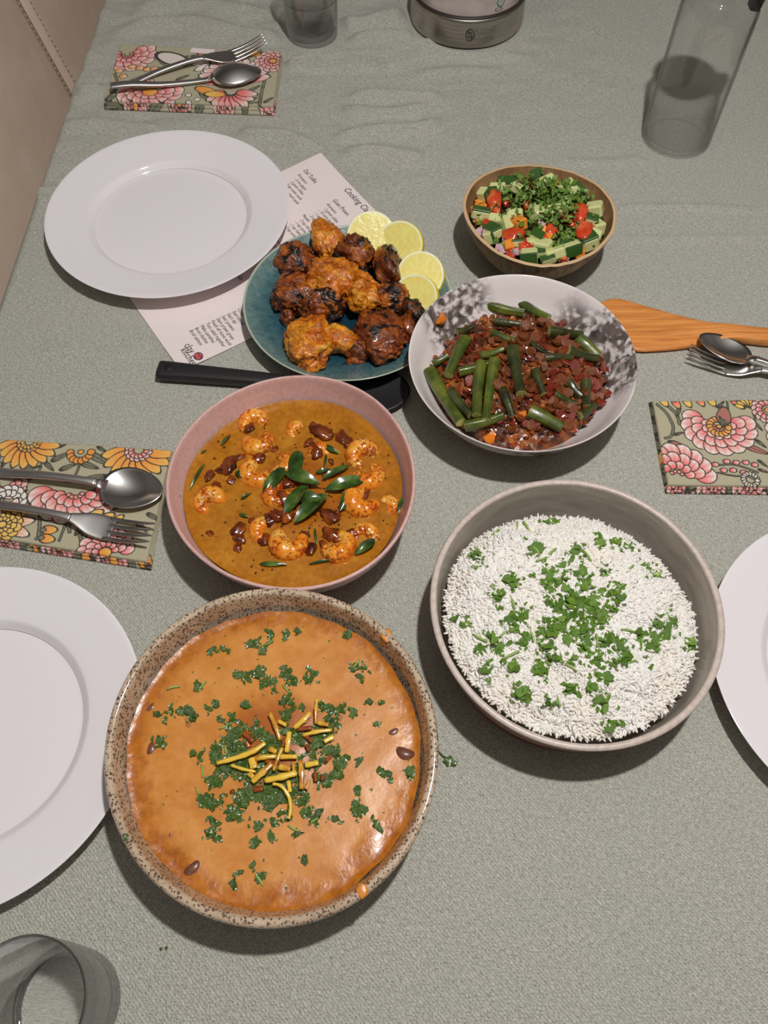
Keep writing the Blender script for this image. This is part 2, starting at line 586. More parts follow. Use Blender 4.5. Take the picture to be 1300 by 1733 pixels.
# ================================================================== crockery
mpl = B('white_porcelain', C(226, 218, 220, 1.22), .09, .5)
pp = spline([(0, .0045), (.068, .0045), (.071, .001), (.077, .0005), (.081, .005), (.100, .012), (.125, .0195), (.1345, .0225), (.137, .0238), (.1355, .0248), (.120, .0212), (.102, .0174), (.0955, .0160), (.0925, .0150), (.0895, .0122), (.0868, .0096), (.082, .0084), (.04, .008), (0, .008)], 4)
plate_me = mesh('dinner_plate', lathe(pp, 128), mpl)
for (x, y), lb in (((-.2405, .7575), 'white porcelain dinner plate lying partly on the recipe sheet'),
                   ((-.3275, .1725), 'white porcelain dinner plate at the left edge beside the speckled bowl'),
                   ((.4005, .2150), 'white porcelain dinner plate at the right edge beside the rice pot')):
    obj('dinner_plate', plate_me, None, T((x, y, .0005)), lb, 'plate', 'white dinner plates')

# ---- teal plate
mt = B('teal_glaze', rough=.22, spec=.5, coat=.3)
rad = mt.math('POWER', mt.math('ADD', mt.math('POWER', mt.sep(0), 2.), mt.math('POWER', mt.sep(1), 2.)), .5)
ang = mt.math('ARCTAN2', mt.sep(1), mt.sep(0))
cx = mt.n('CombineXYZ'); mt.put(cx.inputs[0], mt.math('MULTIPLY', ang, 9.)); mt.put(cx.inputs[1], mt.math('MULTIPLY', rad, 40.))
streak = mt.noise(3.2, 3, .6, vec=cx.outputs[0])
mot = mt.noise(110, 3, .7)
rr = mt.math('ADD', rad, mt.math('MULTIPLY', mt.math('SUBTRACT', streak, .5), .035))
c = mt.ramp(mt.math('MULTIPLY', rr, 9.), [(.30, C(22, 58, 72, 1.0)), (.62, C(32, 74, 88, 1.0)), (.82, C(76, 110, 114, 1.05)), (.955, C(112, 138, 134, 1.1))])
c = mt.mix(mt.math('MULTIPLY', mt.step(mot, .45, .75), .35), c, C(14, 48, 66, 1.0))
c = mt.mix(mt.step(rad, .1058, .1075), c, C(168, 176, 158))
mt.set('Base Color', c).bump(mot, .15, .001)
tp = spline([(0, .004), (.056, .004), (.058, 0), (.064, 0), (.068, .004), (.09, .0125), (.103, .021), (.1075, .0262), (.1087, .0272), (.1075, .0276), (.102, .0235), (.088, .0155), (.07, .0098), (.04, .0075), (0, .007)], 4)
TEAL = (-.0357, .6149)
obj('serving_plate', mesh('serving_plate', lathe(tp, 128), mt), None, T((TEAL[0], TEAL[1], .0005)), 'teal glazed stoneware plate holding grilled chicken and lemon', 'plate')

# ---- white bowl with smoky marbling
WB = (.1308, .5055)
mwb = B('marbled_white_glaze', rough=.16, spec=.5)
d1 = mwb.math('ADD', mwb.dist((-.058, .072, .05)), mwb.math('MULTIPLY', mwb.noise(28, 4), .03))
d2 = mwb.math('ADD', mwb.dist((.088, .015, .045)), mwb.math('MULTIPLY', mwb.noise(24, 4), .03))
d3 = mwb.math('ADD', mwb.dist((.01, -.092, .04)), mwb.math('MULTIPLY', mwb.noise(26, 4), .03))
d4 = mwb.math('ADD', mwb.dist((.050, .050, .04)), mwb.math('MULTIPLY', mwb.noise(22, 4), .03))
msk = mwb.math('MAXIMUM', mwb.math('SUBTRACT', 1., mwb.step(d1, .042, .068)), mwb.math('SUBTRACT', 1., mwb.step(d2, .05, .072)))
msk = mwb.math('MAXIMUM', msk, mwb.math('SUBTRACT', 1., mwb.step(d3, .026, .05)))
msk = mwb.math('MAXIMUM', msk, mwb.math('SUBTRACT', 1., mwb.step(d4, .03, .055)))
wisp = mwb.noise(60, 5, .65, 1.2)
cell = mwb.vor(150, 'Distance', 'SMOOTH_F1')
sm = mwb.math('MULTIPLY', msk, mwb.step(mwb.math('ADD', wisp, mwb.math('MULTIPLY', cell, .45)), .54, .76))
base = C(230, 221, 219, 1.12)
c = mwb.mix(mwb.math('MULTIPLY', sm, .97), base, mwb.ramp(mwb.noise(90, 3), [(.3, C(46, 40, 38)), (.7, C(112, 100, 96))]))
mwb.set('Base Color', c)
wp = spline([(0, .004), (.048, .004), (.05, .0), (.056, .0), (.06, .004), (.078, .016), (.093, .034), (.1025, .053), (.1055, .0592), (.1067, .0606), (.1055, .0612), (.1, .0530), (.09, .036), (.074, .018), (.05, .008), (0, .006)], 5)
obj('serving_bowl', mesh('serving_bowl', lathe(wp, 128), mwb), None, T((WB[0], WB[1], .0005)), 'white bowl with smoky grey marbling holding okra', 'bowl')

# ---- pink stoneware bowl
PB = (-.0778, .3739)
PINK = [(295, 766), (341, 703), (401, 664), (486, 636), (564, 642), (631, 674), (667, 710), (695, 756), (703, 812), (688, 883), (649, 940), (578, 984), (486, 999), (401, 984), (331, 936), (295, 883), (278, 826)]
prf = outline_radius(PINK, .066, PB)
mpk = B('pink_stoneware', rough=.38, spec=.4)
g = mpk.noise(260, 3, .7)
mpk.set('Base Color', mpk.ramp(g, [(.3, C(196, 156, 150, 1.2)), (.7, C(214, 176, 170, 1.2))])).bump(g, .06, .0006)
pk = spline([(0, .005), (.062, .005), (.064, 0), (.07, 0), (.075, .005), (.088, .018), (.098, .038), (.1035, .056), (.1058, .0645), (.1050, .0668), (.1030, .0660), (.1000, .055), (.0945, .038), (.084, .018), (.068, .009), (0, .008)], 5)
def fp(a, r, z): return r * (1 + (prf(a) / .1055 - 1) * min(1, max(0, z / .05))), z
obj('curry_bowl', mesh('curry_bowl', lathe(pk, 128, fp), mpk), None, T((PB[0], PB[1], .0005)), 'pink stoneware bowl holding prawn curry', 'bowl')

# ---- speckled dal bowl
DB = (-.0818, .1500)
DAL = [(176, 1290), (182, 1230), (205, 1165), (237, 1115), (290, 1058), (330, 1032), (380, 1010), (478, 995), (560, 1010), (620, 1042), (680, 1090), (715, 1150), (737, 1215), (742, 1275), (733, 1340), (715, 1395), (690, 1440), (655, 1483), (600, 1530), (530, 1561), (455, 1570), (380, 1560), (310, 1531), (255, 1490), (220, 1440), (190, 1380), (178, 1330)]
drf = outline_radius(DAL, .066, DB)
mdb = B('speckled_stoneware', rough=.14, spec=.5, coat=.4)
vr = mdb.n('TexVoronoi'); mdb.put(vr.inputs['Vector'], mdb.co); vr.inputs['Scale'].default_value = 420
vs = mdb.n('SeparateColor'); mdb.put(vs.inputs[0], vr.outputs['Color'])
thr = mdb.math('MULTIPLY', mdb.step(vs.outputs[0], .12, 1.), .52)
vr2 = mdb.n('TexVoronoi'); mdb.put(vr2.inputs['Vector'], mdb.mapv((1, 1, 1), (3, 1, 2))); vr2.inputs['Scale'].default_value = 640
vs2 = mdb.n('SeparateColor'); mdb.put(vs2.inputs[0], vr2.outputs['Color'])
thr2 = mdb.math('MULTIPLY', mdb.step(vs2.outputs[0], .35, 1.), .55)
spk = mdb.math('MAXIMUM', mdb.math('LESS_THAN', vr.outputs['Distance'], thr), mdb.math('LESS_THAN', vr2.outputs['Distance'], thr2))
base = mdb.ramp(mdb.noise(30, 4), [(.3, C(166, 142, 118)), (.7, C(194, 174, 150))])
mdb.set('Base Color', mdb.mix(mdb.math('MULTIPLY', spk, .85), base, C(70, 48, 34))).bump(mdb.noise(50, 2), .1, .002)
dk = spline([(0, .006), (.07, .006), (.072, 0), (.079, 0), (.083, .005), (.096, .02), (.108, .042), (.1165, .0575), (.1195, .0635), (.1187, .0672), (.1160, .0680), (.1132, .0662), (.1105, .057), (.105, .042), (.088, .02), (.07, .011), (0, .01)], 5)
def fd(a, r, z): return r * (1 + (drf(a) / .1193 - 1) * min(1, max(0, z / .05))), z + .0009 * math.sin(3 * a + 1) * (z / .06)
obj('dal_bowl', mesh('dal_bowl', lathe(dk, 144, fd), mdb), None, T((DB[0], DB[1], .0005)), 'speckled beige stoneware bowl holding orange dal', 'bowl')

# ---- rice pot
RB = (.1493, .2537)
mri = B('grey_pot_lining', rough=.32, spec=.5)
g = mri.noise(30, 4, .6, vec=mri.mapv((1, 1, 5)))
mri.set('Base Color', mri.ramp(g, [(.3, C(150, 142, 130)), (.7, C(176, 168, 156))]))
mro = B('terracotta_pot_enamel', rough=.4, spec=.5)
mro.set('Base Color', mro.ramp(mro.noise(18, 3), [(.3, C(118, 72, 58)), (.7, C(136, 86, 70))]))
mrr = B('pale_pot_rim', rough=.35, spec=.5)
mrr.set('Base Color', mrr.ramp(mrr.noise(220, 3, .7), [(.3, C(176, 160, 150)), (.7, C(200, 186, 176))]))
rr_ = root('rice_pot', T((RB[0], RB[1], .0005)), 'round terracotta coloured pot with grey lining full of white rice', 'pot')
obj('outer_wall', mesh('outer_wall', lathe(spline([(0, 0), (.09, 0), (.0965, .003), (.101, .012), (.1075, .036), (.1125, .0585), (.1132, .0632), (.1122, .0645)], 5), 128), mro), rr_)
obj('rim', mesh('rim', lathe([(.1126, .0636), (.1136, .0642), (.1141, .0656), (.1132, .0668), (.1112, .0672), (.1096, .0668), (.1088, .0655), (.1089, .064)], 128), mrr), rr_)
obj('lining', mesh('lining', lathe(spline([(.1090, .0648), (.1080, .058), (.1045, .036), (.098, .013), (.09, .005), (0, .004)], 5), 128), mri), rr_)

# ---- coconut shell bowl
CB = (.1663, .7014)
COCO = [(781, 346), (790, 322), (812, 302), (850, 285), (898, 280), (950, 286), (985, 298), (1020, 322), (1040, 350), (1045, 378), (1038, 400), (1010, 425), (970, 444), (926, 455), (880, 448), (840, 428), (805, 398), (786, 370)]
crf = outline_radius(COCO, .059, CB)
mco = B('coconut_shell', rough=.6, spec=.4)
fib = mco.noise(38, 6, .7, .6, vec=mco.mapv((1, 1, .18)))
fib2 = mco.noise(190, 4, .7, vec=mco.mapv((1, 1, .12)))
c = mco.ramp(mco.math('ADD', mco.math('MULTIPLY', fib, .55), mco.math('MULTIPLY', fib2, .45)), [(.36, C(62, 48, 32)), (.5, C(128, 106, 76)), (.66, C(172, 148, 114))])
mco.set('Base Color', c).bump(fib2, .5, .002)
mci = B('coconut_inner_shell', rough=.45, spec=.4)
mci.set('Base Color', mci.ramp(mci.noise(60, 5, .7), [(.3, C(112, 80, 52)), (.7, C(158, 124, 86))]))
ck_o = spline([(0, .0), (.022, .0), (.034, .003), (.052, .014), (.068, .032), (.0775, .050), (.0805, .0595)], 5)
ck_i = [(.0805, .0595), (.0795, .0606), (.0770, .0602)]
ck_n = spline([(.0770, .0602), (.0735, .049), (.064, .032), (.048, .016), (.03, .007), (0, .005)], 5)
def fcn(a, r, z):
    k = min(1, max(0, z / .045))
    j = noise.noise(Vector((math.cos(a) * 9, math.sin(a) * 9, 2.))) * .0007 * max(0, (z - .05) / .01)
    return r * (1 + (crf(a) / .0805 - 1) * k) + noise.noise(Vector((math.cos(a) * 5, math.sin(a) * 5, z * 60))) * .0009, z + j
cr = root('coconut_bowl', T((CB[0], CB[1], .0005)), 'brown coconut shell bowl of chopped salad', 'bowl')
obj('shell', mesh('shell', lathe(ck_o, 128, fcn), mco), cr)
obj('cut_rim', mesh('cut_rim', lathe(ck_i, 128, fcn), B('cut_coconut_edge', C(190, 160, 122), .6)), cr)
obj('inner_wall', mesh('inner_wall', lathe(ck_n, 128, fcn), mci), cr)

# ================================================================== glass
def thin_glass(name, gloss=1.0, tint=(1, 1, 1, 1), refr=0.0):
    m = bpy.data.materials.new(name); m.use_nodes = True
    t = m.node_tree; t.nodes.clear()
    o = t.nodes.new('ShaderNodeOutputMaterial')
    tr = t.nodes.new('ShaderNodeBsdfTransparent'); tr.inputs[0].default_value = tint
    lw = t.nodes.new('ShaderNodeLayerWeight'); lw.inputs[0].default_value = .5
    rp = t.nodes.new('ShaderNodeValToRGB'); t.links.new(lw.outputs['Facing'], rp.inputs[0])     # dark refracted edges imitated by a darker tint toward the silhouette
    rp.color_ramp.elements[0].position = .62; rp.color_ramp.elements[0].color = tint
    rp.color_ramp.elements[1].position = .97; rp.color_ramp.elements[1].color = (tint[0] * .42, tint[1] * .43, tint[2] * .42, 1)
    t.links.new(rp.outputs[0], tr.inputs[0])
    gl = t.nodes.new('ShaderNodeBsdfGlossy'); gl.inputs['Roughness'].default_value = .03
    fr = t.nodes.new('ShaderNodeLayerWeight'); fr.inputs[0].default_value = .5
    pw = t.nodes.new('ShaderNodeMath'); pw.operation = 'POWER'; pw.inputs[1].default_value = 4.0; t.links.new(fr.outputs['Facing'], pw.inputs[0])
    ad = t.nodes.new('ShaderNodeMath'); ad.operation = 'MULTIPLY_ADD'; ad.inputs[1].default_value = .7; ad.inputs[2].default_value = .055; t.links.new(pw.outputs[0], ad.inputs[0])
    mu = t.nodes.new('ShaderNodeMath'); mu.operation = 'MULTIPLY'; mu.use_clamp = True; mu.inputs[1].default_value = gloss
    t.links.new(ad.outputs[0], mu.inputs[0])
    mx = t.nodes.new('ShaderNodeMixShader')
    t.links.new(mu.outputs[0], mx.inputs[0])
    src = tr
    if refr:
        rf = t.nodes.new('ShaderNodeBsdfRefraction'); rf.inputs['IOR'].default_value = 1.42; rf.inputs['Roughness'].default_value = 0.02
        m2 = t.nodes.new('ShaderNodeMixShader'); m2.inputs[0].default_value = refr
        t.links.new(tr.outputs[0], m2.inputs[1]); t.links.new(rf.outputs[0], m2.inputs[2])
        src = m2
    t.links.new(src.outputs[0], mx.inputs[1]); t.links.new(gl.outputs[0], mx.inputs[2])
    t.links.new(mx.outputs[0], o.inputs[0])
    return m
mg = thin_glass('clear_thin_glass', .9, (.972, .976, .972, 1))
mgt = thin_glass('clear_heavy_glass', 1.0, (.99, .99, .99, 1), .5)
mwat = thin_glass('water', 1.0, (.99, .99, .99, 1), .15)
mgl = thin_glass('clear_light_glass', 1.6, (.99, .99, .99, 1), .15)
tum_o = spline([(0, .0), (.030, .0), (.0335, .002), (.0345, .008), (.036, .03), (.0375, .06), (.0385, .09), (.0382, .0915), (.0372, .0912)], 4)
tum_i = spline([(.0372, .0912), (.0362, .06), (.0345, .03), (.0325, .0165), (.028, .0125), (0, .0115)], 4)
tum_me = mesh('glass_wall', lathe(tum_o + tum_i[1:], 72), mgt)
wat_me = mesh('water', lathe(spline([(0, .0135), (.027, .0142), (.0318, .0175), (.0338, .03), (.0352, .0495), (.0352, .0505), (.034, .0500), (0, .0500)], 4), 72), mwat)
g1 = root('water_glass', T((-.0925, 1.1335, .0008)), 'clear water tumbler standing behind the far napkin', 'glass', 'water tumblers')
obj('glass_wall', mesh('glass_wall', lathe(tum_o + tum_i[1:], 72), mgl), g1); obj('water', wat_me, g1)
g2 = root('water_glass', T((-.2185, -.013, .0008)), 'clear empty tumbler at the bottom left corner', 'glass', 'water tumblers')
obj('glass_wall', tum_me, g2)

# carafe with black stopper
CF = (.3665, .9065)
cf_o = spline([(0, .004), (.03, .003), (.036, .0005), (.0405, .002), (.042, .008), (.042, .03), (.042, .10), (.042, .150), (.041, .162), (.036, .172), (.031, .178), (.0305, .19), (.033, .2)], 5)
cf_i = spline([(.033, .2), (.0290, .19), (.0295, .1785), (.0348, .1705), (.0394, .161), (.0403, .149), (.0403, .10), (.0403, .03), (.040, .012), (.036, .0075), (.02, .010), (0, .012)], 5)
cfr = root('water_carafe', T((CF[0], CF[1], .0008)), 'tall clear glass carafe at the far right of the table', 'carafe')
obj('glass_wall', mesh('glass_wall', lathe(cf_o + cf_i[1:], 96), mg), cfr)
mbp = B('black_plastic', C(30, 30, 31), .38, .5)
obj('stopper', mesh('stopper', lathe(spline([(0, .176), (.020, .177), (.027, .182), (.0285, .195), (.0335, .202), (.035, .208), (.034, .218), (.026, .224), (0, .225)], 4), 48), B('grey_silicone', C(120, 122, 114), .5)), cfr, label='grey stopper')
obj('clip', mesh('clip', bevel_box(.012, .016, .05, .25, 2), mbp), cfr, T((.041, .004, .178)) @ RY(R(8)), label='black clip')

# kettle
KT = (.1218, 1.1713)
mss = B('brushed_steel', C(150, 143, 136, 1.0), .32, .5, 1.0)
g = mss.noise(20, 4, .6, vec=mss.mapv((1, 1, 40)))
mss.set('Base Color', mss.ramp(g, [(.3, C(150, 142, 134, 1.1)), (.7, C(196, 188, 180, 1.1))])).set('Roughness', .36)
mdk = B('dark_gasket', C(48, 42, 38), .5)
mfl = B('kettle_floor_steel', rough=.5, metal=0.)
mfl.set('Base Color', mfl.ramp(mfl.noise(40, 4), [(.35, C(182, 166, 160)), (.65, C(200, 184, 178))]))
kr = root('kettle', T((KT[0], KT[1], .0008)), 'glass kettle with brushed steel base at the far end of the table', 'kettle')
obj('steel_base', mesh('steel_base', lathe(spline([(.0765, .002), (.0784, .004), (.0784, .02), (.0784, .0385)], 3) + [(.077, .0395), (.0745, .0395)], 128), mss), kr)
obj('foot_ring', mesh('foot_ring', lathe([(0, .0), (.074, .0), (.0772, .001), (.0772, .003), (0, .003)], 96), mdk), kr)
obj('gasket', mesh('gasket', lathe([(.0775, .0392), (.0775, .0415), (.0745, .0425), (.0735, .041), (.0735, .039)], 96), mdk), kr)
obj('heating_floor', mesh('heating_floor', lathe(spline([(.0742, .0395), (.0742, .0412), (.06, .0400), (0, .0395)], 4), 96), mfl), kr)
obj('glass_wall', mesh('glass_wall', lathe(spline([(.0738, .041), (.0738, .08), (.070, .14), (.062, .18)], 5) + spline([(.060, .18), (.068, .14), (.0718, .08), (.0718, .041)], 5), 96), mg), kr)
obj('lid', mesh('lid', lathe(spline([(.0625, .178), (.064, .184), (.058, .192), (.02, .196), (.012, .2), (.014, .212), (0, .215)], 4), 64), mdk), kr)
hd = spline([(.062, .045, .05), (.085, .05, .046), (.103, .055, .07), (.106, .056, .12), (.095, .05, .17), (.055, .03, .186)], 5)
obj('handle', mesh('handle', tube(hd, .011, 12), B('grey_handle', C(112, 102, 98), .5)), kr)
def wrap(vf, r, a0, z0):
    """bend flat lettering round the kettle"""
    return [((r) * math.sin(p[0] / r + a0), -(r) * math.cos(p[0] / r + a0), z0 + p[1]) for p in vf[0]], vf[1]
mlt = B('grey_engraving', C(104, 100, 95), .5)
mb = MB(); mb.add(wrap(text_vf('Russell', .0105), .0787, .055, .0215)); mb.add(wrap(text_vf('Hobbs', .0105), .0787, .055, .0115))
obj('lettering', mesh('lettering', mb.vf(), mlt, False), kr, label='faint grey lettering on the steel')
mb = MB()
def oval(a, b, w, n=36):
    v, f = [], []
    for k in range(n):
        q = 2 * PI * k / n
        v += [(a * math.cos(q), b * math.sin(q), 0), ((a - w) * math.cos(q), (b - w) * math.sin(q), 0)]
    for k in range(n):
        k2 = (k + 1) % n
        f.append((2 * k, 2 * k2, 2 * k2 + 1, 2 * k + 1))
    return v, f
def shift(vf, dx, dy): return [(p[0] + dx, p[1] + dy, 0) for p in vf[0]], vf[1]
em_ = oval(.0062, .0086, .0008)
for rx, ry, dx, dy in ((.003, .002, 0, .005), (.003, .002, 0, -.005), (.0019, .0036, -.003, 0), (.0019, .0036, .003, 0), (.0022, .0022, 0, 0), (.0022, .0016, -.0028, .0035), (.0022, .0016, .0028, -.0035)):
    mb.add(wrap(shift(oval(rx, ry, .0006, 18), dx, dy), .0787, -.02 + .0, .0205))
mb.add(wrap(em_, .0787, -.02, .0205))
obj('emblem', mesh('emblem', mb.vf(), mdk, False), kr, label='dark oval floral emblem on the steel')
mb = MB(); mb.add(wrap(oval(.0062, .0066, .0018), .0741, .52, .0555)); mb.add(wrap(shift(text_vf('w', .006), -.002, -.0015), .0741, .52, .0555))
obj('logo_mark', mesh('logo_mark', mb.vf(), B('green_print', C(20, 120, 84), .5), False), kr, label='small green ring printed on the glass')
# ================================================================== recipe sheet
mpa = B('white_paper', C(232, 218, 216, 1.12), .9, .2)
U = Vector((.55, -.835, 0)).normalized()
V = Vector((-U.y, U.x, 0))
PA = Vector((-.0735, .8795, 0))
PM = Matrix(((U.x, V.x, 0, PA.x), (U.y, V.y, 0, PA.y), (0, 0, 1, .0012), (0, 0, 0, 1)))     # local x across, y up the page, origin top left
PMI = PM.inverted()
def uv(px, py): q = PMI @ P(px, py, .0012); return q.x, q.y
def paper_z(x, y):
    return .0009 * math.sin(x * 26) ** 2 * 0 + .0022 * math.exp(-((x - .0) ** 2 + (y - 0) ** 2) / .0012) + .0016 * math.exp(-((x - .21) ** 2 + (y + .297) ** 2) / .001)
pr = root('recipe_sheet', PM, 'white printed recipe sheet lying under the plates', 'paper')
v, f = [], []
nx, ny = 22, 30
for j in range(ny + 1):
    for i in range(nx + 1):
        x, y = .21 * i / nx, -.297 * j / ny
        v.append((x, y, paper_z(x, y)))
for j in range(ny):
    for i in range(nx):
        a = j * (nx + 1) + i
        f.append((a, a + nx + 1, a + nx + 2, a + 1))
obj('sheet', mesh('sheet', (v, f), mpa), pr)
mink = B('black_ink', C(38, 34, 36), .7)
def put_text(mb, s, x, y, size, shear=.15):
    tv, tf = text_vf(s, size, shear)
    tv = [(p[0] * .80, p[1], 0) for p in tv]
    mb.add(([(p[0] + x, p[1] + y, paper_z(p[0] + x, p[1] + y) + .00025) for p in tv], tf))
mb = MB()
x, y = uv(581, 321); put_text(mb, 'Cooking Class', x, y, .0116)
obj('title', mesh('title', mb.vf(), mink, False), pr, label='printed title reading Cooking Class')
mb = MB()
def column(px, py, head, lines, hs=.0080, ls=.0058, pitch=.0066):
    x, y = uv(px, py)
    mb = MB()
    put_text(mb, head, x, y, hs)
    yy = y - .0095
    for s in lines:
        put_text(mb, s, x + (.006 if s.startswith('-') else .002), yy, ls)
        yy -= pitch
    obj('ingredients_list', mesh('ingredients_list', mb.vf(), mink, False), pr, kind='stuff')
column(513, 290, 'Dal Tadka', ['Aromatics', '- 2 cm ginger', '- 3 green chilies', '- 2 tsp cumin seeds', '- 2 tsp mustard seeds', 'sweet garlic', '', 'Veg', '- 1 onion'])
column(562, 339, 'Goan Prawn', ['Aromatics', '- 2 green chilies', '- 10 curry leaves', '- 1 tsp mustard', '- 2 tsp cumin', 'Masalas', '- 2 tsp chili powder', '- 1 tsp turmeric', '- 1 tsp Garam masala', '- 2 tsp coriander', '', 'Veg', '0.5 red onion', '- 4 tbsp coconut'])
x, y = uv(403, 470); put_text(mb, 'Chicken Tikka', x - .032, y, .0080)
for k in range(8):
    put_text(mb, ['- yoghurt', '- 1 tsp chili', '- ginger garlic', 'Masalas', '- 2 tsp cumin', '- 1 tsp salt', '- lemon', 'Steps'][k], x - .03, y - .01 - .0066 * k, .0058)
x0, y0 = uv(410, 520); x1, y1 = uv(320, 560)
st = ['Chop tomatoes', 'Chop cucumber', 'Start bhindi', 'Start dal', 'Sear prawns', 'Start prawn gravy', 'Finish all stove work', 'Toss salad together', 'Make parathas', 'Broil chicken', 'Broil salmon']
for k, s in enumerate(st):
    t = k / (len(st) - 1)
    put_text(mb, s, x0 + (x1 - x0) * t, y0 + (y1 - y0) * t, .0062)
obj('steps_list', mesh('steps_list', mb.vf(), mink, False), pr, kind='stuff')
mb = MB()
x, y = uv(311, 585); put_text(mb, 'clay', x, y, .0118, 0)
x, y = uv(305, 593); put_text(mb, 'kitchen', x, y, .0118, 0)
lg_ = obj('logo', mesh('logo', mb.vf(), mink, False), pr, label='clay kitchen logo lettering')
x, y = uv(336, 604)
def flat_disc(a, b, x, y, dz, n=20):
    return [(x + a * math.cos(2 * PI * k / n), y + b * math.sin(2 * PI * k / n), paper_z(x, y) + dz) for k in range(n)], [tuple(range(n))]
mnavy = B('navy_ink', C(44, 46, 84), .7); mredk = B('red_ink', C(206, 84, 70), .7)
obj('logo_pot', mesh('logo_pot', flat_disc(.0056, .0050, x, y, .0003), mnavy, False), lg_)
mb = MB()
for k in range(5):
    mb.add(flat_disc(.0008, .0026, x - .0036 + .0018 * k, y - .001, .0005, 10))
mb.add(flat_disc(.0036, .0008, x, y + .0030, .0005, 12))
obj('logo_stripes', mesh('logo_stripes', mb.vf(), mredk, False), lg_)

# ================================================================== napkins
mnap = B('printed_cotton', rough=.92, spec=.15)
wv = mnap.noise(700, 2, .5)
mnap.set('Base Color', mnap.mix(mnap.math('MULTIPLY', wv, .25), mnap.attr('print'), mnap.mix(.5, mnap.attr('print'), C(200, 195, 180)))).bump(wv, .25, .0006)
SAGE = np.array(lin((166, 160, 134))) * 1.22
SHADEG = np.array(lin((122, 124, 104))) * 1.2
INK = np.array(lin((52, 48, 40)))
PINKC = np.array(lin((236, 96, 96))) * 1.2
PINKW = np.array(lin((244, 222, 214))) * 1.15
ORG = np.array(lin((240, 140, 52))) * 1.2
YEL = np.array(lin((236, 186, 92))) * 1.15
WHT = np.array(lin((222, 212, 202))) * 1.1
LEAF = np.array(lin((112, 114, 92))) * 1.2
class Print:
    """paints a block-print on (x, y) sample points in metres"""
    def __init__(self, X, Y):
        self.X, self.Y = X, Y
        self.c = np.tile(SAGE, X.shape + (1,)).astype(float)
    def ell(self, x, y, a, b, ang, cin, cout, ink=.00055, tip=0.0):
        dx, dy = self.X - x, self.Y - y
        ca, sa = math.cos(ang), math.sin(ang)
        p = dx * ca + dy * sa; q = -dx * sa + dy * ca
        wq = b * (1 - tip * np.clip(p / a, -1, 1))
        d = np.sqrt((p / a) ** 2 + (q / np.maximum(wq, 1e-6)) ** 2)
        m = d < 1
        t = np.clip((p / a + 1) / 2 + .22 * np.sin(q / b * 9) * .5, 0, 1)[..., None] ** 2.0
        fill = np.array(cin) * (1 - t) + np.array(cout) * t
        self.c[m] = fill[m]
        e = np.abs(d - 1) * min(a, b) < ink
        self.c[e] = INK
        return self
    def stroke(self, pts, w, c, ink=.0005):
        pts = spline(pts, 6)
        best = np.full(self.X.shape, 1e9)
        for (x0, y0), (x1, y1) in zip(pts, pts[1:]):
            dx, dy = x1 - x0, y1 - y0; L = max(1e-12, dx * dx + dy * dy)
            t = np.clip(((self.X - x0) * dx + (self.Y - y0) * dy) / L, 0, 1)
            best = np.minimum(best, np.hypot(self.X - x0 - t * dx, self.Y - y0 - t * dy))
        self.c[best < w] = c
        self.c[np.abs(best - w) < ink] = INK
    def leaf(self, x, y, ln, ang, c=LEAF):
        self.ell(x, y, ln / 2, ln / 6.5, ang, c, c * 1.1, .0005, .3)
        ca, sa = math.cos(ang) * ln / 2, math.sin(ang) * ln / 2
        self.stroke([(x - ca, y - sa), (x + ca * .8, y + sa * .8)], .0003, INK, .0001)
    def flower(self, x, y, r, a0, a1, rings, inner=PINKC, outer=PINKW, centre=ORG, sq=1.0):
        for k in range(rings):
            rr = r * (1 - .27 * k)
            n = max(3, int((a1 - a0) / (2 * PI) * (15 - 2 * k) + .5))
            for i in range(n):
                a = a0 + (a1 - a0) * (i + .5 + .25 * (k % 2)) / n
                pr_ = rr * .80
                self.ell(x + pr_ * math.cos(a), y + pr_ * math.sin(a) * sq, rr * .30, rr * .27, a, inner, outer)
        if centre is not None:
            self.ell(x, y, r * .24, r * .2, 0, centre, YEL)
    def daisy(self, x, y, r, a0, a1, n, c0=ORG, c1=YEL, centre=PINKC):
        for i in range(n):
            a = a0 + (a1 - a0) * (i + .5) / n
            self.ell(x + r * .62 * math.cos(a), y + r * .62 * math.sin(a), r * .42, r * .2, a, c0, c1, .00055, .25)
        if centre is not None:
            self.flower(x, y, r * .36, a0 - .4, a1 + .4, 2, PINKC, PINKW, None)
    def bud(self, x, y, r, a, c0=ORG, c1=YEL):
        self.ell(x, y, r, r * .62, a, c0, c1, .0006, .2)
        self.ell(x - r * .8 * math.cos(a), y - r * .8 * math.sin(a), r * .4, r * .3, a, LEAF, LEAF, .0004)

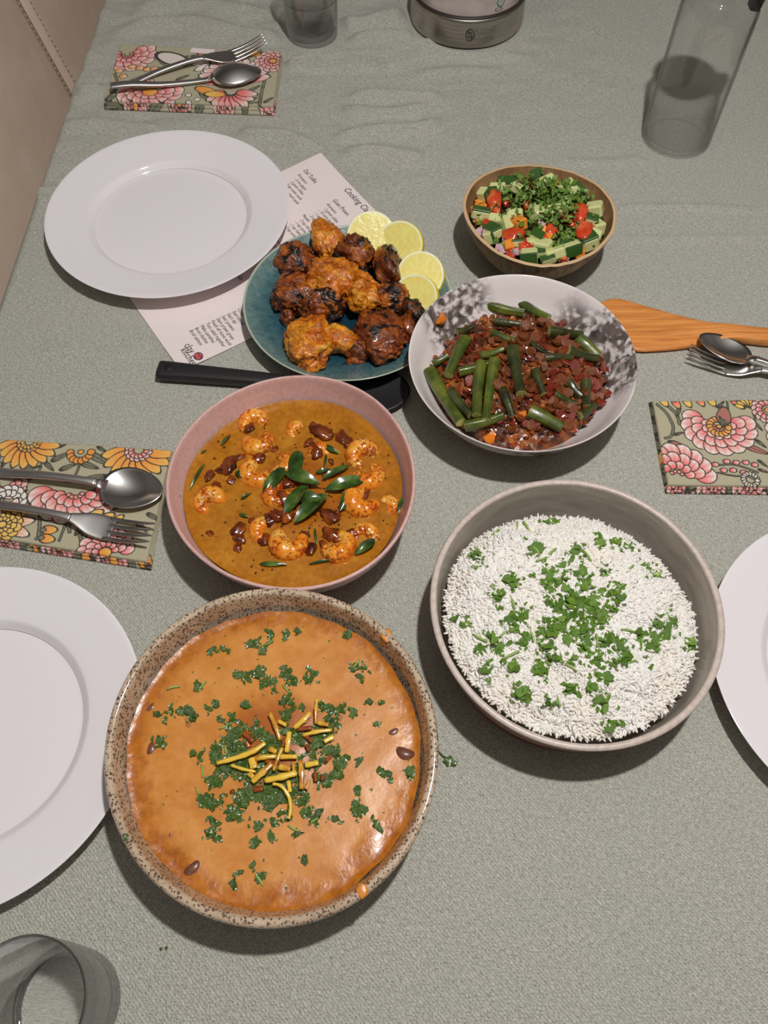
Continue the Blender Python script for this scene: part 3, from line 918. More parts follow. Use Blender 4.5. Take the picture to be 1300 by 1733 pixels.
def napkin(name_label, corners, z, layers, paint, res, border=True, group='floral print napkins', ztop=.0085):
    """corners in photo pixels: far-left, far-right, near-right, near-left; folded stack of cloth"""
    q = [P(a, b, z) for a, b in corners]
    c = sum(q, Vector()) / 4
    r = root('napkin', T((c.x, c.y, .0008)), name_label, 'napkin', group)
    q = [Vector((p.x - c.x, p.y - c.y, 0)) for p in q]
    nu, nv = res
    thick = ztop / layers
    for L in range(layers):
        top = L == layers - 1
        gr = (layers - 1 - L) * .0022
        n1, n2 = (nu, nv) if top else (nu // 2, nv // 2)
        e = 5
        us = np.concatenate([np.linspace(-.02, 0, e)[:-1] * 0, np.linspace(0, 1, n1), np.zeros(e - 1) + 1])
        vs = np.concatenate([np.zeros(e - 1), np.linspace(0, 1, n2), np.zeros(e - 1) + 1])
        Uu, Vv = np.meshgrid(us, vs)
        def bl(k): return (q[0][k] * (1 - Uu) * (1 - Vv) + q[1][k] * Uu * (1 - Vv) + q[2][k] * Uu * Vv + q[3][k] * (1 - Uu) * Vv)
        Xx, Yy = bl(0), bl(1)
        # grow lower layers a little, roll the border down over the fold
        du = np.concatenate([np.linspace(-1, 0, e)[:-1], np.zeros(n1), np.linspace(0, 1, e)[1:]])
        dv = np.concatenate([np.linspace(-1, 0, e)[:-1], np.zeros(n2), np.linspace(0, 1, e)[1:]])
        DU, DV = np.meshgrid(du, dv)
        exu = (q[1] - q[0]).normalized(); exv = (q[3] - q[0]).normalized()
        ou = np.sin(DU * PI / 2) * thick * .62 + (Uu - .5) * 2 * gr * .25
        ov = np.sin(DV * PI / 2) * thick * .62 + (Vv - .5) * 2 * gr
        Xx = Xx + exu.x * ou + exv.x * ov; Yy = Yy + exu.y * ou + exv.y * ov
        drop = (1 - np.cos(np.clip(np.maximum(np.abs(DU), np.abs(DV)), 0, 1) * PI / 2)) * thick * .9
        wob = np.zeros_like(Xx)
        for j in range(0, Xx.shape[0]):
            for i in range(0, Xx.shape[1]):
                wob[j, i] = .0007 * noise.noise(Vector((Xx[j, i] * 22, Yy[j, i] * 22, L * 3.1 + z * 50)))
        Zz = thick * (L + 1) - drop + wob * (1 if top else .3)
        pt = Print(Xx + c.x, Yy + c.y)
        if border:
            pass
        paint(pt, L)
        if not top:
            pt.c *= 1.0
        v = np.stack([Xx, Yy, Zz], -1).reshape(-1, 3)
        H_, W_ = Xx.shape
        f = [(j * W_ + i, (j + 1) * W_ + i, (j + 1) * W_ + i + 1, j * W_ + i + 1) for j in range(H_ - 1) for i in range(W_ - 1)]
        me = mesh('folded_layer', (v.tolist(), f), mnap)
        at = me.color_attributes.new('print', 'FLOAT_COLOR', 'POINT')
        at.data.foreach_set('color', np.concatenate([np.clip(pt.c, 0, .9).reshape(-1, 3), np.ones((H_ * W_, 1))], 1).astype(np.float32).ravel())
        obj('folded_layer', me, r)
    return r

NZ = .009
def W2(px, py): p = P(px, py, NZ); return p.x, p.y
def ang(px, py, qx, qy):
    a, b = W2(px, py), W2(qx, qy); return math.atan2(b[1] - a[1], b[0] - a[0])
MM = .00053   # metres per photo pixel around the middle of the table
def paint_left(p, L):
    if L < 2:
        for k in range(9):
            x, y = W2(10 + k * 30, 905 + k * 7 - L * 2)
            if k % 3 == 0: p.flower(x, y, .016, 0, 2 * PI, 3)
            elif k % 3 == 1: p.leaf(x, y, .02, .4 + k)
            else: p.daisy(x, y, .014, 0, 2 * PI, 9)
        return
    def lf(a, b, c, d): x0, y0 = W2(a, b); x1, y1 = W2(c, d); p.leaf((x0 + x1) / 2, (y0 + y1) / 2, math.hypot(x1 - x0, y1 - y0), math.atan2(y1 - y0, x1 - x0))
    def sk(pts, w=.0009): p.stroke([W2(*t) for t in pts], w, LEAF)
    sk([(135, 775), (133, 792), (122, 815)]); sk([(135, 815), (150, 808), (190, 808)]); sk([(70, 775), (66, 800), (50, 812)]); sk([(204, 795), (210, 815), (214, 825)])
    sk([(115, 870), (108, 895), (100, 915)]); sk([(112, 872), (118, 900)], .0014); sk([(136, 865), (133, 890), (138, 918)], .0014); sk([(68, 868), (66, 905), (62, 912)], .0014); sk([(30, 835), (45, 825)])
    for t in ((88, 780, 117, 766), (152, 768, 184, 786), (102, 795, 130, 785), (138, 784, 166, 793), (90, 803, 118, 815), (145, 812, 178, 804), (40, 793, 68, 790), (76, 782, 90, 796), (2, 790, 14, 776), (166, 757, 180, 765), (186, 803, 204, 806), (50, 848, 74, 870), (28, 842, 46, 830), (205, 800, 220, 812), (100, 757, 112, 752), (170, 862, 205, 858), (232, 885, 248, 900), (250, 870, 270, 880), (128, 905, 140, 888)):
        lf(*t)
    x, y = W2(50, 748); p.daisy(x, y, .030, R(180), R(360), 9, ORG, YEL, None); p.flower(x, y, .011, R(170), R(370), 2, YEL, ORG, None)
    x, y = W2(137, 765); p.flower(x, y, .0125, R(170), R(370), 1, ORG, ORG * 1.05, ORG)
    x, y = W2(235, 762); p.daisy(x, y, .034, R(180), R(362), 9, ORG, YEL, PINKC)
    x, y = W2(128, 835); p.flower(x, y, .040, R(175), R(365), 4, PINKC, PINKW, None, .66)
    x, y = W2(190, 826); p.flower(x, y, .014, R(-20), R(120), 1)
    x, y = W2(8, 820); p.flower(x, y, .020, R(160), R(380), 3, PINKC, PINKW, None, .7)
    x, y = W2(12, 850); p.flower(x, y, .017, R(-10), R(190), 2, PINKW, PINKW, None)
    x, y = W2(4, 888); p.daisy(x, y, .028, R(-40), R(220), 8, ORG, PINKW, None); p.flower(x, y, .017, 0, 2 * PI, 4, YEL, YEL, YEL)
    for a, b, k in ((-50, 790, 0), (-110, 860, 1), (-120, 770, 1), (-50, 870, 0), (-85, 825, 2)):
        x, y = W2(a, b)
        if k == 0: p.flower(x, y, .026, R(150), R(400), 4, PINKC, PINKW, ORG)
        elif k == 1: p.daisy(x, y, .026, 0, 2 * PI, 11)
        else: p.leaf(x, y, .03, .6)
    x, y = W2(178, 935); p.flower(x, y, .024, R(0), R(190), 3)
    for a, b, c, d in ((84, 897, 0, .009), (80, 912, -.2, .009), (132, 879, .4, .009), (163, 870, .5, .009), (182, 876, .6, .009), (202, 877, .6, .006), (146, 902, .2, .006)):
        x, y = W2(a, b); p.bud(x, y, d * .8, d * 0 + c, ORG if a < 150 else YEL, YEL)
def paint_right(p, L):
    if L < 2:
        for k in range(7):
            x, y = W2(1120 + k * 30, 815)
            p.flower(x, y, .017, 0, 2 * PI, 3) if k % 2 else p.leaf(x, y, .022, .3 * k)
        for k in range(5):
            x, y = W2(1108 + k * 5, 690 + k * 28); p.leaf(x, y, .02, R(100)) if k != 3 else p.bud(x, y, .009, R(90))
        return
    def lf(a, b, c, d, col_=LEAF): x0, y0 = W2(a, b); x1, y1 = W2(c, d); p.leaf((x0 + x1) / 2, (y0 + y1) / 2, math.hypot(x1 - x0, y1 - y0), math.atan2(y1 - y0, x1 - x0), col_)
    def sk(pts, w=.0008): p.stroke([W2(*t) for t in pts], w, LEAF)
    MAR = np.array(lin((176, 110, 100)))
    sk([(1112, 685), (1128, 700), (1139, 722), (1136, 738), (1126, 742)], .0012); sk([(1131, 688), (1145, 702), (1150, 718)], .0014); sk([(1230, 680), (1232, 692)]); sk([(1275, 700), (1278, 712), (1270, 718)]); sk([(1128, 772), (1160, 778), (1195, 795)], .0006); sk([(1215, 800), (1245, 806), (1280, 806)], .0006)
    sk([(1219, 787), (1245, 787), (1282, 800)])
    for t in ((1142, 736, 1156, 732), (1132, 748, 1176, 768, MAR), (1168, 772, 1194, 788), (1262, 755, 1300, 768, MAR), (1280, 745, 1296, 757), (1276, 715, 1290, 728), (1284, 780, 1298, 790), (1260, 800, 1286, 815), (1215, 690, 1225, 680), (1150, 690, 1146, 705), (1284, 795, 1300, 800, MAR)):
        lf(*t)
    for k, (a, b) in enumerate(((1124, 681), (1145, 684), (1164, 682), (1186, 680), (1205, 680), (1245, 682))):
        x, y = W2(a, b); p.bud(x, y, .006, R(-70), PINKC if k % 2 else YEL, YEL)
    x, y = W2(1265, 692); p.daisy(x, y, .0125, R(20), R(170), 6, YEL, YEL, None)
    x, y = W2(1300, 694); p.flower(x, y, .015, R(40), R(300), 2)
    x, y = W2(1217, 722); p.flower(x, y, .0335, R(140), R(380), 4, PINKC, PINKW, None, .88); p.flower(x, y, .011, R(0), R(360), 1, ORG, YEL, ORG)
    x, y = W2(1225, 704); p.bud(x, y, .011, R(75), MAR, MAR); p.leaf(*W2(1222, 714), .012, R(100))
    x, y = W2(1146, 806); p.flower(x, y, .034, R(-10), R(150), 4, PINKC, PINKW, None)
    for a, b in ((1211, 786), (1230, 781), (1246, 783), (1262, 783), (1277, 787), (1225, 796), (1241, 796), (1258, 800)):
        x, y = W2(a, b); p.ell(x, y, .0033, .0026, 0, PINKC, PINKW)
    for a, b, k in ((1350, 735, 0), (1395, 790, 1), (1335, 800, 2), (1410, 705, 0)):
        x, y = W2(a, b)
        if k == 0: p.flower(x, y, .028, R(150), R(400), 4, PINKC, PINKW, ORG)
        elif k == 1: p.daisy(x, y, .026, 0, 2 * PI, 11)
        else: p.leaf(x, y, .03, .6)
    x, y = W2(1270, 812); p.flower(x, y, .008, 0, 2 * PI, 1, WHT, WHT, None)
def paint_top(p, L):
    if L < 2:
        for k in range(8):
            x, y = W2(190 + k * 38, 176); p.flower(x, y, .014, 0, 2 * PI, 3) if k % 2 else p.leaf(x, y, .026, .2 * k)
        return
    def lf(a, b, c, d): x0, y0 = W2(a, b); x1, y1 = W2(c, d); p.leaf((x0 + x1) / 2, (y0 + y1) / 2, math.hypot(x1 - x0, y1 - y0), math.atan2(y1 - y0, x1 - x0))
    def sk(pts, w=.0011): p.stroke([W2(*t) for t in pts], w, LEAF)
    sk([(262, 95), (272, 108), (288, 118), (310, 112), (318, 100)], .0018); sk([(196, 130), (200, 150), (185, 168)], .0016); sk([(440, 180), (446, 150), (455, 125), (470, 100)], .0018); sk([(385, 165), (400, 178), (435, 178)]); sk([(232, 112), (262, 105)], .0012)
    for t in ((238, 88, 262, 92), (232, 108, 262, 106), (325, 100, 345, 98), (338, 108, 350, 95), (300, 140, 320, 132), (340, 160, 360, 178), (360, 178, 385, 182), (400, 180, 435, 170), (180, 172, 205, 165), (355, 130, 330, 140), (420, 160, 440, 150), (448, 178, 462, 170)):
        lf(*t)
    x, y = W2(217, 97); p.flower(x, y, .036, R(150), R(400), 4, PINKC, PINKW, None, .95)
    x, y = W2(293, 104); p.ell(x, y, .025, .012, R(-28), WHT, WHT, .0014)
    x, y = W2(365, 110); p.daisy(x, y, .03, R(100), R(280), 7, PINKW, WHT, None)
    x, y = W2(396, 140); p.daisy(x, y, .046, R(0), R(190), 12, PINKC, PINKW, None); p.flower(x, y, .014, 0, R(180), 2, YEL, YEL, YEL)
    x, y = W2(392, 160); p.daisy(x, y, .034, R(180), R(360), 9, PINKC, PINKW, None); p.ell(*W2(350, 158), .016, .007, R(-25), ORG, YEL); p.ell(*W2(365, 164), .014, .006, R(-5), YEL, ORG)
    x, y = W2(255, 160); p.flower(x, y, .040, R(165), R(375), 4, PINKC, PINKW, ORG, .66)
    x, y = W2(240, 147); p.flower(x, y, .016, R(0), R(180), 2)
    x, y = W2(462, 108); p.flower(x, y, .022, R(20), R(340), 3)
    for a, b in ((203, 125), (225, 118), (238, 120), (250, 122), (262, 121), (274, 122), (210, 134)):
        x, y = W2(a, b); p.ell(x, y, .0052, .0048, 0, ORG, PINKW)
    for a, b in ((335, 173), (320, 178), (320, 166)):
        x, y = W2(a, b); p.ell(x, y, .004, .004, 0, WHT, WHT)
    for a, b in ((395, 98), (430, 96), (345, 92)):
        x, y = W2(a, b); p.bud(x, y, .010, 0, ORG, YEL)
n1 = napkin('folded floral napkin at the far left under a crossed fork and spoon', [(207, 80), (473, 93), (460, 180), (180, 170)], NZ, 3, paint_top, (300, 170), ztop=.012)
n2 = napkin('folded floral napkin between the far left and near left plates', [(-150, 735), (286, 764), (246, 948), (-150, 885)], NZ, 3, paint_left, (430, 260))
n3 = napkin('folded floral napkin at the right edge near the loose cutlery', [(1108, 681), (1430, 676), (1440, 822), (1134, 818)], NZ, 3, paint_right, (370, 210))
q = P(344, 92, .009)
obj('care_tag', mesh('care_tag', bevel_box(.032, .010, .0006, .2), mpa, False), n1, T((q.x - n1.location.x, q.y - n1.location.y, .0128)) @ RZ(R(-8)))

# ================================================================== cutlery
msat = B('satin_steel', C(196, 192, 190, 1.1), .42, .5, 1.0)
mpol = B('polished_steel', C(214, 212, 210, 1.15), .22, .5, 1.0)
def spoon_bowl(a, b, depth, th=.0013, rings=10, seg=44):
    v, f = [], []
    for side in (0, 1):
        for i in range(rings + 1):
            t = i / rings
            for k in range(seg):
                q = 2 * PI * k / seg
                ex = a * math.cos(q); ey = b * math.sin(q) * (1 - .16 * math.cos(q))
                z = -depth * (1 - t * t) ** 1.1 - side * th * (1 if t < .99 else .6)
                v.append((ex * t, ey * t, z))
    n = (rings + 1) * seg
    for i in range(rings):
        for k in range(seg):
            k2 = (k + 1) % seg
            a0 = i * seg
            f.append((a0 + k, a0 + seg + k, a0 + seg + k2, a0 + k2))
            f.append((n + a0 + k, n + a0 + k2, n + a0 + seg + k2, n + a0 + seg + k))
    for k in range(seg):
        k2 = (k + 1) % seg
        f.append((rings * seg + k, n + rings * seg + k, n + rings * seg + k2, rings * seg + k2))
    return v, f
SP_A, SP_B, SP_D = .0295, .0215, .0085
sp_head = MB(); sp_head.add(spoon_bowl(SP_A, SP_B, SP_D), T((0, 0, .0095)))
sp_head.add(loft([(-.024, 0, .0072, .006, .0011), (-.0295, 0, .0092, .0055, .0016), (-.034, 0, .0112, .0042, .0018)], 14))
def handle_st(z0, z1): return [(-.033, 0, z0, .0042, .0019), (-.042, 0, z0 + .0008, .0036, .0021), (-.060, 0, z0 + .0008, .0036, .0022), (-.09, 0, z0 - .001, .0042, .0022), (-.12, 0, z1 + .001, .0050, .0021), (-.142, 0, z1, .0054, .0019), (-.145, 0, z1, .0046, .0012)]
sp_head_me = mesh('spoon_bowl', sp_head.vf(), mpol)
sp_hand_me = mesh('handle', loft(spline(handle_st(.0110, .0040), 3), 14), msat)
fk = MB()
fk.add(loft(spline([(-.034, 0, .0105, .0042, .0018), (-.026, 0, .0085, .0072, .0013), (-.016, 0, .0055, .0112, .0010), (-.004, 0, .0028, .0122, .0010), (.004, 0, .0022, .0118, .0010)], 4), 18, 3.5))
for k in range(4):
    yy = (k - 1.5) * .0066
    fk.add(loft(spline([(-.002, yy * 1.02, .0024, .0024, .0010), (.010, yy, .0030, .0020, .0010), (.026, yy * .98, .0060, .0017, .0009), (.040, yy * .94, .0108, .0011, .0007), (.043, yy * .93, .0120, .0004, .0004)], 3), 10))
fk_head_me = mesh('tines', fk.vf(), mpol)
fk_hand_me = mesh('handle', loft(spline(handle_st(.0102, .0040), 3), 14), msat)
def cutlery(kind, frm, to, z, label, ref=.145, flip=False, roll=0., pitch=0., scale=1.):
    """frm: photo point on the handle side, to: photo point of the tip"""
    a, b = P(*frm, z), P(*to, z)
    d = b - a; an = math.atan2(d.y, d.x)
    tip = .0295 if kind == 'spoon' else .043
    o = b - d.normalized() * tip * scale
    M_ = T((o.x, o.y, z)) @ RZ(an) @ RY(-pitch) @ RX(roll) @ S3(scale)
    if flip: M_ = M_ @ T((0, 0, .011)) @ RX(PI)
    r = root(kind, M_, label, kind, 'steel table ' + kind + 's')
    if kind == 'spoon':
        obj('spoon_bowl', sp_head_me, r); obj('handle', sp_hand_me, r)
    else:
        obj('tines', fk_head_me, r); obj('handle', fk_hand_me, r)
    return r
cutlery('fork', (205, 143), (452, 84), .0128, 'steel fork lying on the far left napkin', scale=1.12, pitch=R(3))
cutlery('spoon', (210, 152), (443, 122), .0175, 'steel spoon turned face down on the far left napkin', scale=1.1, flip=True)
cutlery('spoon', (0, 803), (279, 842), .0105, 'steel spoon lying on the napkin beside the pink bowl', scale=1.0)
cutlery('fork', (0, 860), (262, 912), .0105, 'steel fork lying on the napkin beside the pink bowl', scale=1.0)
cutlery('fork', (1300, 640), (1160, 605), .0012, 'steel fork underneath the spoon beside the wooden spatula', scale=.95)
cutlery('spoon', (1300, 628), (1176, 582), .0075, 'steel spoon resting on the fork beside the wooden spatula', roll=R(14), scale=.95, pitch=R(4))

# ---- black serving spoon
mbn = B('black_nylon', C(34, 33, 34), .42, .5)
a, b = P(268, 627, .008), P(694, 667, .008)
d = b - a; L_ = d.length; an = math.atan2(d.y, d.x)
sr = root('serving_spoon', T((a.x, a.y, .0012)) @ RZ(an), 'black nylon serving spoon lying under the teal plate and pink bowl', 'spoon')
obj('handle', mesh('handle', loft(spline([(.0, 0, .007, .0095, .0045), (.004, 0, .0075, .0108, .0055), (.03, 0, .0075, .0100, .006), (.08, 0, .0075, .0085, .006), (.115, 0, .0075, .0075, .0055), (.15, 0, .0068, .0062, .0042), (L_ - .075, 0, .0075, .008, .003)], 4), 18, 3.2), mbn), sr)
obj('spoon_bowl', mesh('spoon_bowl', spoon_bowl(.0430, .0330, .0075, .002), mbn), sr, T((L_ - .043, 0, .0105)))
mho = B('black_hole', C(12, 12, 12), .6)
obj('hanging_hole', mesh('hanging_hole', lathe([(0, .0005), (.0035, .0005), (.0042, .0), (.0045, -.001)], 16), mho), sr, T((.012, 0, .0133)))

# ---- wooden spatula
mwd = B('beech_wood', rough=.42, spec=.4)
g1_ = mwd.noise(14, 6, .65, .4, vec=mwd.mapv((1, 22, 6)))
g2_ = mwd.noise(5, 2)
c = mwd.ramp(g1_, [(.28, C(160, 96, 48)), (.5, C(206, 132, 66)), (.75, C(226, 158, 90))])
mwd.set('Base Color', mwd.mix(mwd.step(g2_, .5, .8), c, C(216, 122, 44))).bump(g1_, .08, .0006)
pairs = [((1013, 512), (1016, 534)), ((1030, 503), (1040, 560)), ((1052, 503), (1072, 592)), ((1100, 516), (1115, 594)), ((1150, 532), (1160, 590)), ((1200, 545), (1202, 584)), ((1232, 550), (1232, 580)), ((1262, 554), (1262, 582)), ((1300, 558), (1300, 586)), ((1380, 567), (1380, 592)), ((1480, 578), (1480, 600)), ((1520, 586), (1520, 598))]
st = []
o0 = P(1160, 560, 0)
for k, (a, b) in enumerate(pairs):
    p, q = P(*a, .008), P(*b, .004)
    mid = (p + q) / 2
    ht = .0028 if k < 4 else .0028 + min(1, (k - 3) / 3) * .0032
    st.append((mid.x - o0.x, mid.y - o0.y, ht + .0012, abs(p.y - q.y) / 2, ht))
obj('wooden_spatula', mesh('wooden_spatula', loft(spline(st, 4), 20, 4.0), mwd), None, T((o0.x, o0.y, 0)), 'worn orange brown wooden spatula behind the loose fork and spoon', 'spatula')
# ================================================================== herbs
rnd = random.Random(7)
def green(name, a, b, rough=.4):
    m = B(name, rough=rough, spec=.5)
    r_ = m.randv(3.)
    g = m.noise(120, 3, .6)
    m.set('Base Color', m.mix(m.math('MULTIPLY', m.math('ADD', g, r_), .5), a, b)).bump(g, .3, .001)
    m.b.inputs['Subsurface Weight'].default_value = 0
    return m
mh_f = green('fresh_coriander', C(44, 80, 20, 1.2), C(112, 146, 50, 1.3))
mh_d = green('wet_coriander', C(34, 58, 20, 1.2), C(84, 108, 42, 1.25), .25)
mh_s = green('salad_herbs', C(56, 88, 30, 1.3), C(120, 148, 62, 1.35))
mstem = green('coriander_stem', C(118, 152, 66, 1.25), C(160, 182, 100, 1.25))
def leaf_vf(seed, lobes=3, cut=False):
    r_ = random.Random(seed)
    n = 20
    v = [(0, 0, .0)]
    asp = r_.uniform(.5, .85)
    cuts = [(r_.uniform(0, 2 * PI), r_.uniform(.16, .30)) for _ in range(2 + seed % 2)]
    tw = r_.uniform(-.8, .8)
    for k in range(n):
        a = 2 * PI * k / n
        rad = .36 + .14 * abs(math.cos(lobes * a / 2 + seed)) + .03 * math.cos(7 * a + seed) + r_.uniform(-.03, .03)
        x, y = rad * math.cos(a), rad * math.sin(a) * asp
        for ca, cd in cuts:
            dd = x * math.cos(ca) + y * math.sin(ca)
            if dd > cd:
                x -= (dd - cd) * math.cos(ca); y -= (dd - cd) * math.sin(ca)
        z = .5 * x * x * (1 if seed % 3 else -1) + tw * x * y + .04 * math.sin(5 * a + seed) + .3 * abs(y) * (seed % 2)
        v.append((x, y, z))
    f = [(0, 1 + k, 1 + (k + 1) % n) for k in range(n)]
    return v, f
LEAVES = [leaf_vf(s, 3 + s % 3, s % 3 == 1) for s in range(8)]
STEM = tube([(-.5, 0, 0), (-.15, .05, .03), (.2, .02, .02), (.5, -.03, 0)], [.085, .09, .085, .07], 6)
LEAF_F = [mesh('coriander_leaf', l, mh_f) for l in LEAVES]
LEAF_D = [mesh('coriander_leaf', l, mh_d) for l in LEAVES]
STEM_ME = mesh('coriander_sprig', STEM, mstem)
def orient(x, y, z, tilt, size, r_=rnd, tw=None):
    return T((x, y, z)) @ RZ(r_.uniform(0, 2 * PI) if tw is None else tw) @ RX(r_.uniform(-tilt, tilt)) @ RY(r_.uniform(-tilt, tilt)) @ S3(size)
def scatter_stuff(name, items, mats, label, cat, mat, parent=None):
    """items: (kind index, matrix, material index): many small pieces in one object"""
    mb = MB()
    for vf, mm, mi in items:
        mb.add(vf, mm, mi)
    return obj(name, mesh(name, mb.vf(), mats, True, mb.mi), parent, mat, label, cat, None, 'stuff')

def where(x, y, rad, what):
    """words for the part of a round dish a piece lies in"""
    t = math.hypot(x, y) / rad
    if t < .36: return 'in the middle of ' + what
    k = int(((math.atan2(y, x) + PI / 8) % (2 * PI)) / (PI / 4)) % 8
    side = ('right', 'far right', 'far', 'far left', 'left', 'near left', 'near', 'near right')[k]
    return ('between the middle and the %s rim on ' if t < .66 else 'close to the %s rim on ') % side + what
# ================================================================== rice
RC = (.1452, .2455)
def rice_r(a):
    # stay inside the pot lining (its radius there less a grain)
    dx, dy = RC[0] - RB[0], RC[1] - RB[1]
    bq = dx * math.cos(a) + dy * math.sin(a)
    lim = -bq + math.sqrt(bq * bq - (dx * dx + dy * dy) + .1005 ** 2)
    return min(lim, rice_r0(a))
def rice_r0(a):
    return .1010 + .0022 * math.sin(3 * a + .6) + .0016 * math.sin(5 * a + 2) - .003 * max(0, math.cos(a - R(80))) + .0012 * math.sin(11 * a)
def rice_z(x, y):
    r = math.hypot(x, y) / .1005
    e = max(0., 1 - r ** 3.2)
    z = .0405 + .0265 * e ** .75
    z += .0055 * fbm(x, y, 26, 1.5) * min(1, e * 2) + .0022 * fbm(x, y, 70, 4.)
    z += .004 * math.exp(-((x + .045) ** 2 + (y - .045) ** 2) / .0009)
    return z
mrice = B('white_rice', rough=.42, spec=.35)
r_ = mrice.n('NewGeometry')
mrice.set('Base Color', mrice.mix(mrice.step(mrice.noise(26, 3), .35, .7), (.94, .91, .86, 1), (.93, .88, .80, 1)))
v, f = disc(lambda a: rice_r(a) * .985, lambda x, y, t: rice_z(x, y) - .0006, 46, 130)
grain = loft([(-.5, 0, 0, .03, .03), (-.36, 0, .006, .10, .09), (0, 0, .02, .135, .12), (.36, 0, .004, .10, .09), (.5, 0, -.01, .03, .03)], 5, 2.0)
gv = np.array(grain[0]); gf = grain[1]
N_G = 13000
rr = np.random.RandomState(3)
V_all = [np.array(v)]; F_all = [tuple(q) for q in f]; off = len(v)
cnt = 0
while cnt < N_G:
    a = rr.uniform(0, 2 * PI); t = math.sqrt(rr.uniform(0, 1))
    rad = rice_r(a) * t
    x, y = rad * math.cos(a), rad * math.sin(a)
    z = rice_z(x, y) + rr.uniform(-.0012, .0009)
    ln = rr.uniform(.0062, .0095); w = rr.uniform(.9, 1.15) * .0086
    e = Euler((rr.uniform(-.3, .3), rr.normal(0, .2), rr.uniform(0, 2 * PI)), 'XYZ').to_matrix()
    m_ = np.array(e)
    loc = gv * np.array([ln, w * .95, w * .95])
    V_all.append(loc @ m_.T + np.array([x, y, z]))
    F_all.extend([tuple(i + off for i in q) for q in gf])
    off += len(gv); cnt += 1
rice_o = obj('cooked_rice', mesh('cooked_rice', (np.concatenate(V_all).tolist(), F_all), mrice), None, T((RC[0], RC[1], .0)), 'mound of fluffy white rice in the terracotta coloured pot', 'rice', None, 'stuff')

def on_rice(px, py, dz=.0):
    z = .062
    for _ in range(5):
        p = P(px, py, z); z = rice_z(p.x - RC[0], p.y - RC[1]) + .0006
    a = math.atan2(p.y - RC[1], p.x - RC[0]); d_ = math.hypot(p.x - RC[0], p.y - RC[1])
    k_ = min(1., rice_r(a) * .93 / max(d_, 1e-6))
    if k_ < 1:
        p = Vector((RC[0] + (p.x - RC[0]) * k_, RC[1] + (p.y - RC[1]) * k_, 0)); z = rice_z(p.x - RC[0], p.y - RC[1]) + .0006
    return p.x, p.y, z + dz
RH = [(560, 440, 10, 55), (700, 470, 12, 60), (640, 560, 14, 60), (760, 590, 14, 60), (560, 650, 13, 50), (680, 690, 14, 60), (450, 700, 7, 40), (560, 760, 8, 40), (720, 780, 10, 50), (850, 770, 9, 40), (520, 820, 5, 22), (980, 720, 9, 36), (1010, 650, 5, 28), (1050, 630, 2, 8), (910, 690, 3, 18), (430, 610, 8, 40), (330, 690, 5, 28), (260, 370, 6, 28), (760, 315, 2, 8), (680, 330, 3, 22), (500, 330, 3, 18), (530, 190, 3, 14), (870, 340, 2, 8), (440, 920, 4, 24), (640, 900, 3, 14), (560, 945, 2, 18), (780, 960, 4, 18), (725, 890, 2, 8), (770, 855, 2, 8), (805, 1075, 2, 5), (410, 820, 2, 8), (310, 835, 2, 8), (350, 530, 3, 12), (410, 460, 4, 22), (260, 755, 1, 3), (215, 645, 1, 3), (120, 635, 1, 3), (1130, 725, 2, 14), (990, 440, 1, 3), (940, 405, 2, 8), (820, 310, 2, 7), (360, 750, 3, 14), (800, 700, 4, 16), (830, 510, 7, 28), (640, 620, 10, 80), (600, 520, 8, 80)]
small = []
big_n = 0
for (cx_, cy_, n_, sp) in RH:
    for k in range(n_):
        px, py = 700 + (cx_ + rnd.gauss(0, sp * .62)) / 2.407, 790 + (cy_ + rnd.gauss(0, sp * .62)) / 2.407
        x, y, z = on_rice(px, py)
        if k % 2 == 0 or sp < 25:
            obj('coriander_leaf', LEAF_F[rnd.randrange(8)], None, orient(x, y, z + rnd.uniform(.001, .0026), .55, rnd.uniform(.0095, .0165)), 'torn green coriander leaf ' + where(x - RC[0], y - RC[1], .1, 'the rice'), 'herb', 'coriander leaves on the rice')
        for _ in range(3):
            px2, py2 = px + rnd.gauss(0, 9), py + rnd.gauss(0, 9)
            x, y, z = on_rice(px2, py2)
            small.append((LEAVES[rnd.randrange(8)], orient(x - RC[0], y - RC[1], z + rnd.uniform(.0008, .002), .7, rnd.uniform(.004, .0085)), 0))
for (cx_, cy_) in ((460, 250), (420, 245), (560, 355), (705, 365), (300, 275), (270, 700), (870, 670), (400, 770), (1030, 600), (880, 420), (590, 460), (745, 710), (500, 345), (520, 380), (370, 680), (990, 445), (1130, 725), (590, 955), (215, 645), (880, 800), (640, 820), (480, 690), (400, 555)):
    x, y, z = on_rice(700 + cx_ / 2.407, 790 + cy_ / 2.407)
    obj('coriander_sprig', STEM_ME, None, orient(x, y, z + .0016, .2, rnd.uniform(.008, .013)), 'pale green coriander stem ' + where(x - RC[0], y - RC[1], .1, 'the rice'), 'herb', 'coriander stems on the rice')
scatter_stuff('chopped_coriander', small, mh_f, 'finely chopped fresh coriander sprinkled over the rice', 'herb', T((RC[0], RC[1], 0)))

